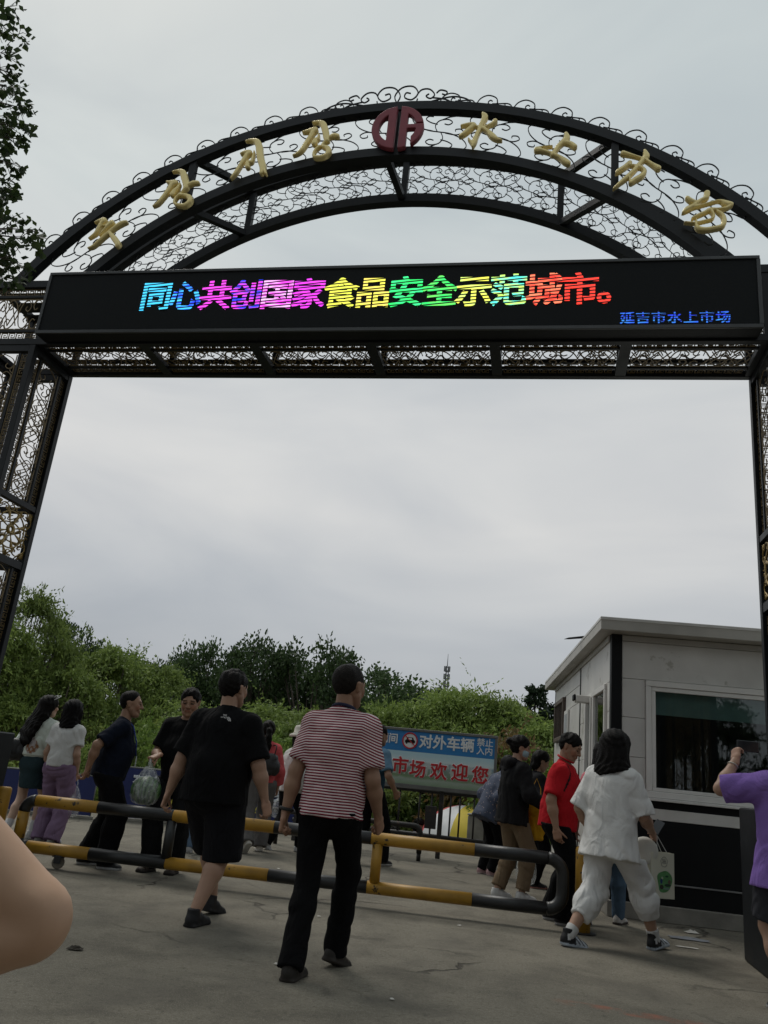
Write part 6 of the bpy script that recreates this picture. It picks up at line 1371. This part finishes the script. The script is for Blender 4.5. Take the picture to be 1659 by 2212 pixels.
# partly hidden persons
person('person in dark clothes behind the black cardigan looking at a phone', (2.20, 10.4), -85, 1.58, 1.0, SKIN, female=True, lean=4, head=(0, 20), arms={'R': dict(w=(.04, .26, -.30), hint=(.6, -.8, -.3), curl=55), 'L': dict(w=(.04, .26, -.30), hint=(.6, -.8, -.3))}, top=dict(col=(.012, .012, .014), sleeve=1.3, hem=-.12, e=.024), bottom=dict(col=BLACK, e=.02), shoes=dict(col=(.02, .02, .022), sole=(.45, .20, .17)), hair=('shortbob', HAIRC), fine=.7, seed=23)
person('woman in navy dotted blouse and black trousers standing by the sign', (1.80, 11.25), -70, 1.56, 1.08, SKIN, female=True, lean=24, head=(-8, 20), arms={'L': dict(w=(.11, .03, -.50), hint=(.4, -1, 0), curl=22), 'R': dict(w=(.06, .1, -.5))}, top=dict(name='blouse', col=(.05, .06, .1), mat=M_floral, sleeve=1.25, hem=-.20, e=.032, se=.034, flare=.02), bottom=dict(col=BLACK, e=.02), shoes=dict(col=(.40, .25, .26), sole=(.50, .42, .42)), hair=('shortbob', HAIRC), fine=.7, seed=24)
def teal(q, c): o = np.tile(c, (len(q), 1)); o[q[:, 2] > .22] = (.105, .19, .27); return o
person('man in two-tone blue shirt half hidden behind the striped shirt', (.20, 10.95), -48, 1.72, 1.06, SKIN_T, lean=4, head=(0, 4), arms={'R': dict(w=(.12, .16, -.42), hint=(.6, -1, 0), curl=50), 'L': dict(w=(.1, .1, -.5))}, legs={'R': ((.09, .22, .09), 0, 0), 'L': ((-.09, -.20, .11), 0, -35)}, top=dict(col=(.022, .055, .085), fn=teal, sleeve=.80, hem=-.06, e=.022, se=.034), bottom=dict(col=BLACK, e=.024, e2=.034, cuff=.045), shoes=dict(col=(.014, .014, .015), sole=(.5, .5, .5)), hair=('short', HAIRC), fine=.7, seed=25)
fJ = person('woman with ponytail in coral jacket and grey trousers walking away', (-1.24, 11.15), 14, 1.63, .98, SKIN, female=True, lean=3, head=(0, 0), arms={'R': dict(w=(.10, .10, -.50), hint=(.4, -1, 0)), 'L': dict(w=(.12, -.04, -.50), hint=(.4, -1, 0))}, legs={'R': ((.10, .06, .09), 0, 0), 'L': ((-.13, -.34, .15), 20, -48)}, top=dict(name='jacket', col=(.50, .085, .090), sleeve=1.7, hem=-.02, e=.030, se=.032, fold=.007), bottom=dict(col=(.115, .108, .105), e=.034, e2=.048, cuff=.058), shoes=dict(col=(.5, .46, .40), sole=(.5, .48, .44)), hair=('pony', HAIRC), fine=.7, seed=26)
gJ = person('person in white sun hat and white jacket with black trousers', (-.88, 11.62), -50, 1.58, 1.02, SKIN, female=True, lean=4, head=(0, 6), arms={'L': dict(w=(.14, .02, -.48), hint=(.5, -1, 0)), 'R': dict(w=(.1, .1, -.5))}, legs={'R': ((.09, .18, .09), 0, 0), 'L': ((-.09, -.20, .11), 0, -40)}, top=dict(name='jacket', col=(.54, .54, .52), sleeve=1.7, hem=-.10, e=.036, se=.04, flare=.015, fold=.008), bottom=dict(col=BLACK, e=.022), shoes=dict(col=(.5, .5, .5), sole=(.45, .45, .45)), hair=('shortbob', HAIRC), fine=.7, seed=27)
ht = MB().lathe([(.165, -.03), (.160, .0), (.105, .025), (.100, .09), (.085, .125), (.03, .14)], 22); ht.build('sun_hat', mat('cream_hat', (.55, .52, .46), .9, bump=.1), gJ['root'], True, tuple(gJ['Ch'] + np.array((0, 0, .055))))
person('person in yellow top and jeans behind the man in black', (-1.80, 10.3), 10, 1.60, 1.0, SKIN, female=True, lean=2, legs=None, top=dict(col=(.50, .50, .13), sleeve=.8, hem=-.05, e=.026, se=.036), bottom=dict(name='jeans', col=(.10, .15, .22), e=.022), shoes=dict(col=(.4, .4, .4)), hair=('bob', HAIRC), fine=.7, seed=28)
# vendors sitting lower down by the river
SIT = {'R': ((.12, .36, .085), 0, 0), 'L': ((-.12, .36, .085), 0, 0)}
for i, (lab, x, y, z, rt__, c, hst) in enumerate((('seated vendor in dark jacket beyond the low pipe barrier', .62, 17.0, -.95, 150, (.02, .02, .022), 'short'), ('seated vendor in brown vest near the fence post', .02, 16.9, -.75, 200, (.06, .045, .03), 'short'), ('seated vendor in pale shirt leaning towards the umbrella', 1.25, 17.3, -.85, -100, (.34, .35, .36), 'shortbob'), ('seated vendor in black by the white table', .95, 16.7, -1.0, 60, BLACK, 'short'))):
    person(lab, (x, y, z), rt__, 1.6, 1.0, SKIN_T, lean=14, head=(0, 10), pel=.47, hip=-.05, arms={'R': dict(w=(.05, .25, -.35), hint=(.6, -.8, -.3)), 'L': dict(w=(.05, .25, -.35), hint=(.6, -.8, -.3))}, legs=SIT, top=dict(col=c, sleeve=1.7, hem=-.05, e=.026), bottom=dict(col=(.02, .022, .03), e=.02), shoes=dict(col=(.02, .02, .02)), hair=(hst, HAIRC), fine=.7, seed=30 + i, group='vendors sitting by the river')
    st = thing('folding_stool', 'folding stool under the ' + lab.replace('seated ', ''), 'stool', (x, y, z), R(rt__), 'stools of the seated vendors')
    MB().box((-.17, -.22, .36), (.17, .12, .385), .006).build('seat', M_rub, st)
    for a_ in (-.15, .15): MB().tube([(a_, -.2, 0), (a_, .1, .36)], .012, 6).tube([(a_ + .01, .1, 0), (a_ + .01, -.2, .36)], .012, 6).build('leg', M_steel, st)

# ------------------------------------------------------------------ things people carry
def film_mat():
    m, t, b = nodes_of('thin_plastic_bag'); l = t.links.new; o = t.nodes['Material Output']
    b.inputs['Base Color'].default_value = (.62, .64, .64, 1); b.inputs['Roughness'].default_value = .35
    tr = N(t, 'ShaderNodeBsdfTransparent'); mx_ = N(t, 'ShaderNodeMixShader'); nz_ = N(t, 'ShaderNodeTexNoise'); nz_.inputs['Scale'].default_value = 7; nz_.inputs['Detail'].default_value = 3
    mr = N(t, 'ShaderNodeMapRange'); mr.inputs['From Min'].default_value = .35; mr.inputs['From Max'].default_value = .7; mr.inputs['To Min'].default_value = .10; mr.inputs['To Max'].default_value = .46
    l(nz_.outputs['Fac'], mr.inputs['Value']); l(mr.outputs['Result'], mx_.inputs[0]); l(tr.outputs[0], mx_.inputs[1]); l(b.outputs[0], mx_.inputs[2]); l(mx_.outputs[0], o.inputs['Surface']); return m
M_film = film_mat()
def plastic_bag(label, top_, h, r, seed, grp='thin white shopping bags'):
    b = thing('plastic_bag', label, 'bag', (top_[0], top_[1], top_[2] - h), R(seed * 31), grp); rg = random.Random(seed); m = MB(); vs_ = []; n = 22
    prof = [(.06, 0), (.55, .01), (.85, .06), (1.0, .18), (1.02, .32), (.93, .46), (.74, .58), (.50, .70), (.30, .80)]
    ph = [rg.uniform(0, 6) for _ in range(3)]
    for i, (pr_, z) in enumerate(prof):
        for j in range(n):
            a = 2 * math.pi * j / n; q = 1 + (.03 + .10 * max(0, z - .3)) * math.sin(a * 7 + ph[0] + i * .4) + .04 * math.sin(a * 3 + ph[1])
            vs_.append((r * pr_ * q * math.cos(a), r * pr_ * q * .85 * math.sin(a), h * z))
    m.add(vs_, [(i * n + j, i * n + (j + 1) % n, (i + 1) * n + (j + 1) % n, (i + 1) * n + j) for i in range(len(prof) - 1) for j in range(n)]); m.build('bag_film', M_film, b, True)
    for s_ in (-1, 1): MB().tube([(s_ * r * .26, 0, h * .79), (s_ * r * .30, .0, h * .88), (s_ * r * .16, 0, h * .97), (0, 0, h)], [r * .11, r * .10, r * .07, r * .04], 8, flat=.3).build('handle', M_film, b, True)
    return b
wd = dJ['W'](tuple(dJ['wrR'] + dJ['hdR'] * .075 - np.array((0, 0, .012))))
plastic_bag('thin plastic shopping bag held out by the man in black, melon inside', (wd.x, wd.y, wd.z + .02), .44, .155, 3)
def melon_mat():
    m, t, b = nodes_of('watermelon_rind'); l = t.links.new; tcn = N(t, 'ShaderNodeTexCoord'); wv = N(t, 'ShaderNodeTexWave', bands_direction='X'); wv.inputs['Scale'].default_value = 9; wv.inputs['Distortion'].default_value = 5; wv.inputs['Detail'].default_value = 3
    l(tcn.outputs['Object'], wv.inputs['Vector']); rp_ = N(t, 'ShaderNodeValToRGB'); el = rp_.color_ramp.elements; el[0].color = (.018, .055, .016, 1); el[0].position = .35; el[1].color = (.075, .155, .05, 1); el[1].position = .7
    l(wv.outputs['Fac'], rp_.inputs['Fac']); l(rp_.outputs['Color'], b.inputs['Base Color']); b.inputs['Roughness'].default_value = .4; return m
wmn = MB().lathe([(.01 + .132 * math.sin(math.pi * i / 14), .128 * (1 - math.cos(math.pi * i / 14))) for i in range(15)], 24).build('watermelon', melon_mat(), None, True, (wd.x, wd.y, wd.z - .415)); tag(wmn, 'green striped watermelon inside the thin plastic bag', 'watermelon')
wb_ = gb['W'](tuple(gb['wrR'] + gb['hdR'] * .08)); plastic_bag('thin plastic bag hanging beside the purple trousers', (wb_.x, wb_.y, wb_.z + .02), .42, .11, 5)
plastic_bag('thin plastic bag hanging by the khaki trousers', (1.98, 9.6, .58), .48, .13, 8)
wg_ = gJ['W'](tuple(gJ['wrL'] + gJ['hdL'] * .08)); plastic_bag('white plastic bag carried by the sun hat wearer', (wg_.x, wg_.y, wg_.z + .02), .34, .13, 9)
# paper bag
wo_ = oJ['W'](tuple(oJ['wrR'] + oJ['hdR'] * .075))
pb = thing('paper_bag', 'cream paper carrier bag with green printed picture', 'bag', (wo_.x + .03, wo_.y + .0, wo_.z - .455), R(14))
M_kraft = mat('cream_paper', (.56, .55, .45), .75, var=.04)
bw_, bd_, bh_ = .105, .045, .34
pm = MB(); pm.box((-bw_, -bd_, 0), (bw_, bd_, .004)); pm.box((-bw_, -bd_, .0045), (bw_, -bd_ + .002, bh_)); pm.box((-bw_, bd_ - .002, .0045), (bw_, bd_, bh_)); pm.box((-bw_ + .0005, -bd_ + .0025, .0045), (-bw_ + .0025, bd_ - .0025, bh_ - .001)); pm.box((bw_ - .0025, -bd_ + .0025, .0045), (bw_ - .0005, bd_ - .0025, bh_ - .001))
pm.build('paper_body', M_kraft, pb)
for s_ in (-1, 1): MB().tube([(-.05, s_ * (bd_ - .004), bh_ - .01), (-.035, s_ * .02, bh_ + .12), (-.055, 0, bh_ + .165), (-.03, s_ * .02, bh_ + .12), (.05, s_ * (bd_ - .004), bh_ - .01)], .0028, 5).build('string_handle', mat('white_string', (.5, .5, .48), .8), pb)
gp = MB(); gp.prism([(.066 * math.cos(a) * (1 + .14 * math.sin(3 * a + .6)), .088 * math.sin(a) * (1 + .12 * math.sin(2 * a + 1))) for a in [2 * math.pi * i / 30 for i in range(30)]], -.0005, .0005); gp.build('green_picture', mat('green_print', (.085, .235, .085), .7, var=.35, vscale=18), pb, loc=(.012, -bd_ - .0010, .125), fix=True)
for (x, z, sx, sz, c) in ((-.028, .128, .011, .02, (.02, .04, .14)), (.03, .10, .03, .011, (.02, .045, .03)), (.022, .165, .015, .008, (.015, .06, .03)), (-.026, .085, .018, .018, (.035, .03, .025)), (.045, .125, .014, .016, (.10, .075, .055)), (.02, .075, .03, .008, (.16, .24, .21)), (-.02, .152, .009, .010, (.35, .42, .30))):
    MB().prism([(sx * math.cos(2 * math.pi * i / 10), sz * math.sin(2 * math.pi * i / 10)) for i in range(10)], -.0005, .0005).build('picture_detail', mat('print_%d' % int(1e4 * (x + z) + 500), c, .7), pb, loc=(x + .012, -bd_ - .0024, z), fix=True)
MB().tube([(.012 + .030 * math.cos(a) * (1 + .08 * math.sin(5 * a)), -bd_ - .0012, .272 + .037 * math.sin(a)) for a in [2 * math.pi * i / 24 for i in range(25)]], .0016, 4, cap=False, upv=(0, 1, 0)).build('logo_outline', mat('grey_print', (.16, .16, .15), .7), pb)
for i in range(3): MB().box((-.008 + .006 * (i % 2), -bd_ - .0020, .262 + i * .011), (.032 - .004 * i, -bd_ - .0010, .267 + i * .011)).build('logo_line', mat('grey_print', (.16, .16, .15), .7), pb)
ph_ = oJ['W'](tuple(oJ['wrR'] + oJ['hdR'] * .07 + np.array((0, 0, .045))))
phn = MB().box((-.038, -.004, -.03), (.038, .004, .10), .003).build('phone', mat('dark_phone', (.02, .022, .025), .25), None, False, ph_); phn.rotation_euler = (R(-35), R(20), R(-40)); tag(phn, 'dark phone in the hand of the woman in white', 'phone')
fb = oJ['W'](tuple(oJ['wrR'] + np.array((-.06, -.02, -.14))))
fbm = MB().lathe([(.015, -.095), (.075, -.085), (.105, -.03), (.105, .03), (.075, .085), (.015, .095)], 20).build('folded_fan', mat('cream_fan', (.50, .49, .44), .7), None, True, fb); fbm.rotation_euler = (R(80), R(10), R(-20)); fbm.scale = (1, 1, .35); tag(fbm, 'cream rounded packet tucked under the arm of the woman in white', 'packet')
# handbags
def soft_bag(name, label, c, sx, sy, sz, rot, m, strap=None):
    F = sdf([P((-sx * .5, 0, sz * .35), (sx * .5, 0, sz * .35), (sz * .38, sy), None, (0, 0, 1)), P((-sx * .35, 0, sz * .75), (sx * .35, 0, sz * .75), (sz * .24, sy * .7), None, (0, 0, 1))], .009, .05); folds(F, .006, 4, 30, 30); v, f = F.mesh()
    t_ = thing(name, label, 'bag', c, R(rot)); obj('bag_body', np_mesh('bag', v, f, np.array((.01, .01, .011))), m, t_)
    if strap: MB().tube([(strap[0][0] - c[0], 0, 0)] if 0 else spline([Vector(Matrix.Rotation(-R(rot), 3, 'Z') @ (Vector(p) - Vector(c))) for p in strap], 5), .008, 5).build('strap', strap_m, t_, True)
    return t_
strap_m = mat('pale_bag_strap', (.42, .42, .38), .7)
sL = ga['W'](tuple(ga['SH']['L'] + np.array((0, 0, .05)))); bc = (sL.x - .13, sL.y - .10, .84)
soft_bag('shoulder_bag', 'black shoulder bag of the long-haired woman', bc, .20, .065, .24, 20, M_leather, [(bc[0] + .02, bc[1], bc[2] + .20), tuple(Vector((sL.x - .01, sL.y - .05, sL.z - .12))), tuple(sL), tuple(Vector((sL.x, sL.y + .10, sL.z - .14))), (bc[0] + .05, bc[1] + .16, bc[2] + .20)])
fb_ = fJ['W'](tuple(fJ['Pv'] + fJ['Rt'] @ np.array((.04, -.20, .10))))
strap_m = mat('black_bag_strap', (.012, .012, .012), .7)
sR, sL = fJ['W'](tuple(fJ['SH']['R'])), fJ['W'](tuple(fJ['SH']['L']))
soft_bag('backpack', 'small black backpack on the coral jacket', (fb_.x, fb_.y, fb_.z - .03), .16, .07, .27, 14, M_leather, [(fb_.x + .05, fb_.y, fb_.z + .2), (fb_.x + .07, fb_.y - .01, fb_.z + .33), (sR.x - .05, sR.y - .02, sR.z + .06)])
ty = kJ['W'](tuple(kJ['Pv'] + kJ['Rt'] @ np.array((.02, .27, 0))))
tt = thing('tote_bag', 'long yellow cloth tote hanging before the khaki trousers', 'bag', (ty.x, ty.y, .56), R(-20))
F = sdf([P((0, 0, .06), (0, 0, .44), (.10, .035), (.105, .022), (1, 0, 0))], .011, .02); F.clip((0, 0, .45), (0, 0, 1)); F.clip((0, 0, .03), (0, 0, -1)); folds(F, .006, 8); v, f = F.mesh(); obj('bag_body', np_mesh('tote', v, f, np.array((.56, .31, .018))), M_cloth, tt)
for s_ in (-1, 1): MB().tube([(-.05, s_ * .015, .44), (-.045, 0, .56), (.0, 0, .66), (.045, 0, .56), (.05, s_ * .015, .44)], .009, 5, flat=.5).build('handle', mat('yellow_strap', (.5, .28, .02), .9), tt)
pw = kJ['W'](tuple(kJ['wrR'] + kJ['hdR'] * .09)); phk = MB().box((-.036, -.004, -.04), (.036, .004, .09), .003).build('phone', mat('pale_phone', (.45, .40, .40), .3), None, False, pw); phk.rotation_euler = (R(-50), 0, R(-70)); tag(phk, 'pale phone held by the masked woman', 'phone')
pw = pJ['W'](tuple(pJ['wrL'] + pJ['hdL'] * .11)); pp_ = MB().box((-.075, -.004, -.036), (.075, .004, .036), .003).build('phone', mat('dark_phone', (.02, .022, .025), .25), None, False, (pw.x + .08, pw.y, pw.z)); tag(pp_, 'phone raised by the woman in purple', 'phone')
wl = pJ['wrL'] * .8 + pJ['elL'] * .2; ax = nv(pJ['wrL'] - pJ['elL']); u_ = nv(np.cross(ax, (0, 1, 0))); v_ = np.cross(ax, u_)
MB().tube([tuple(wl + (u_ * math.cos(a) + v_ * math.sin(a)) * .034) for a in [2 * math.pi * i / 16 for i in range(17)]], .0035, 5, cap=False).build('bracelet', mat('silver_bracelet', (.5, .48, .42), .3, metal=.8), pJ['root'], True)
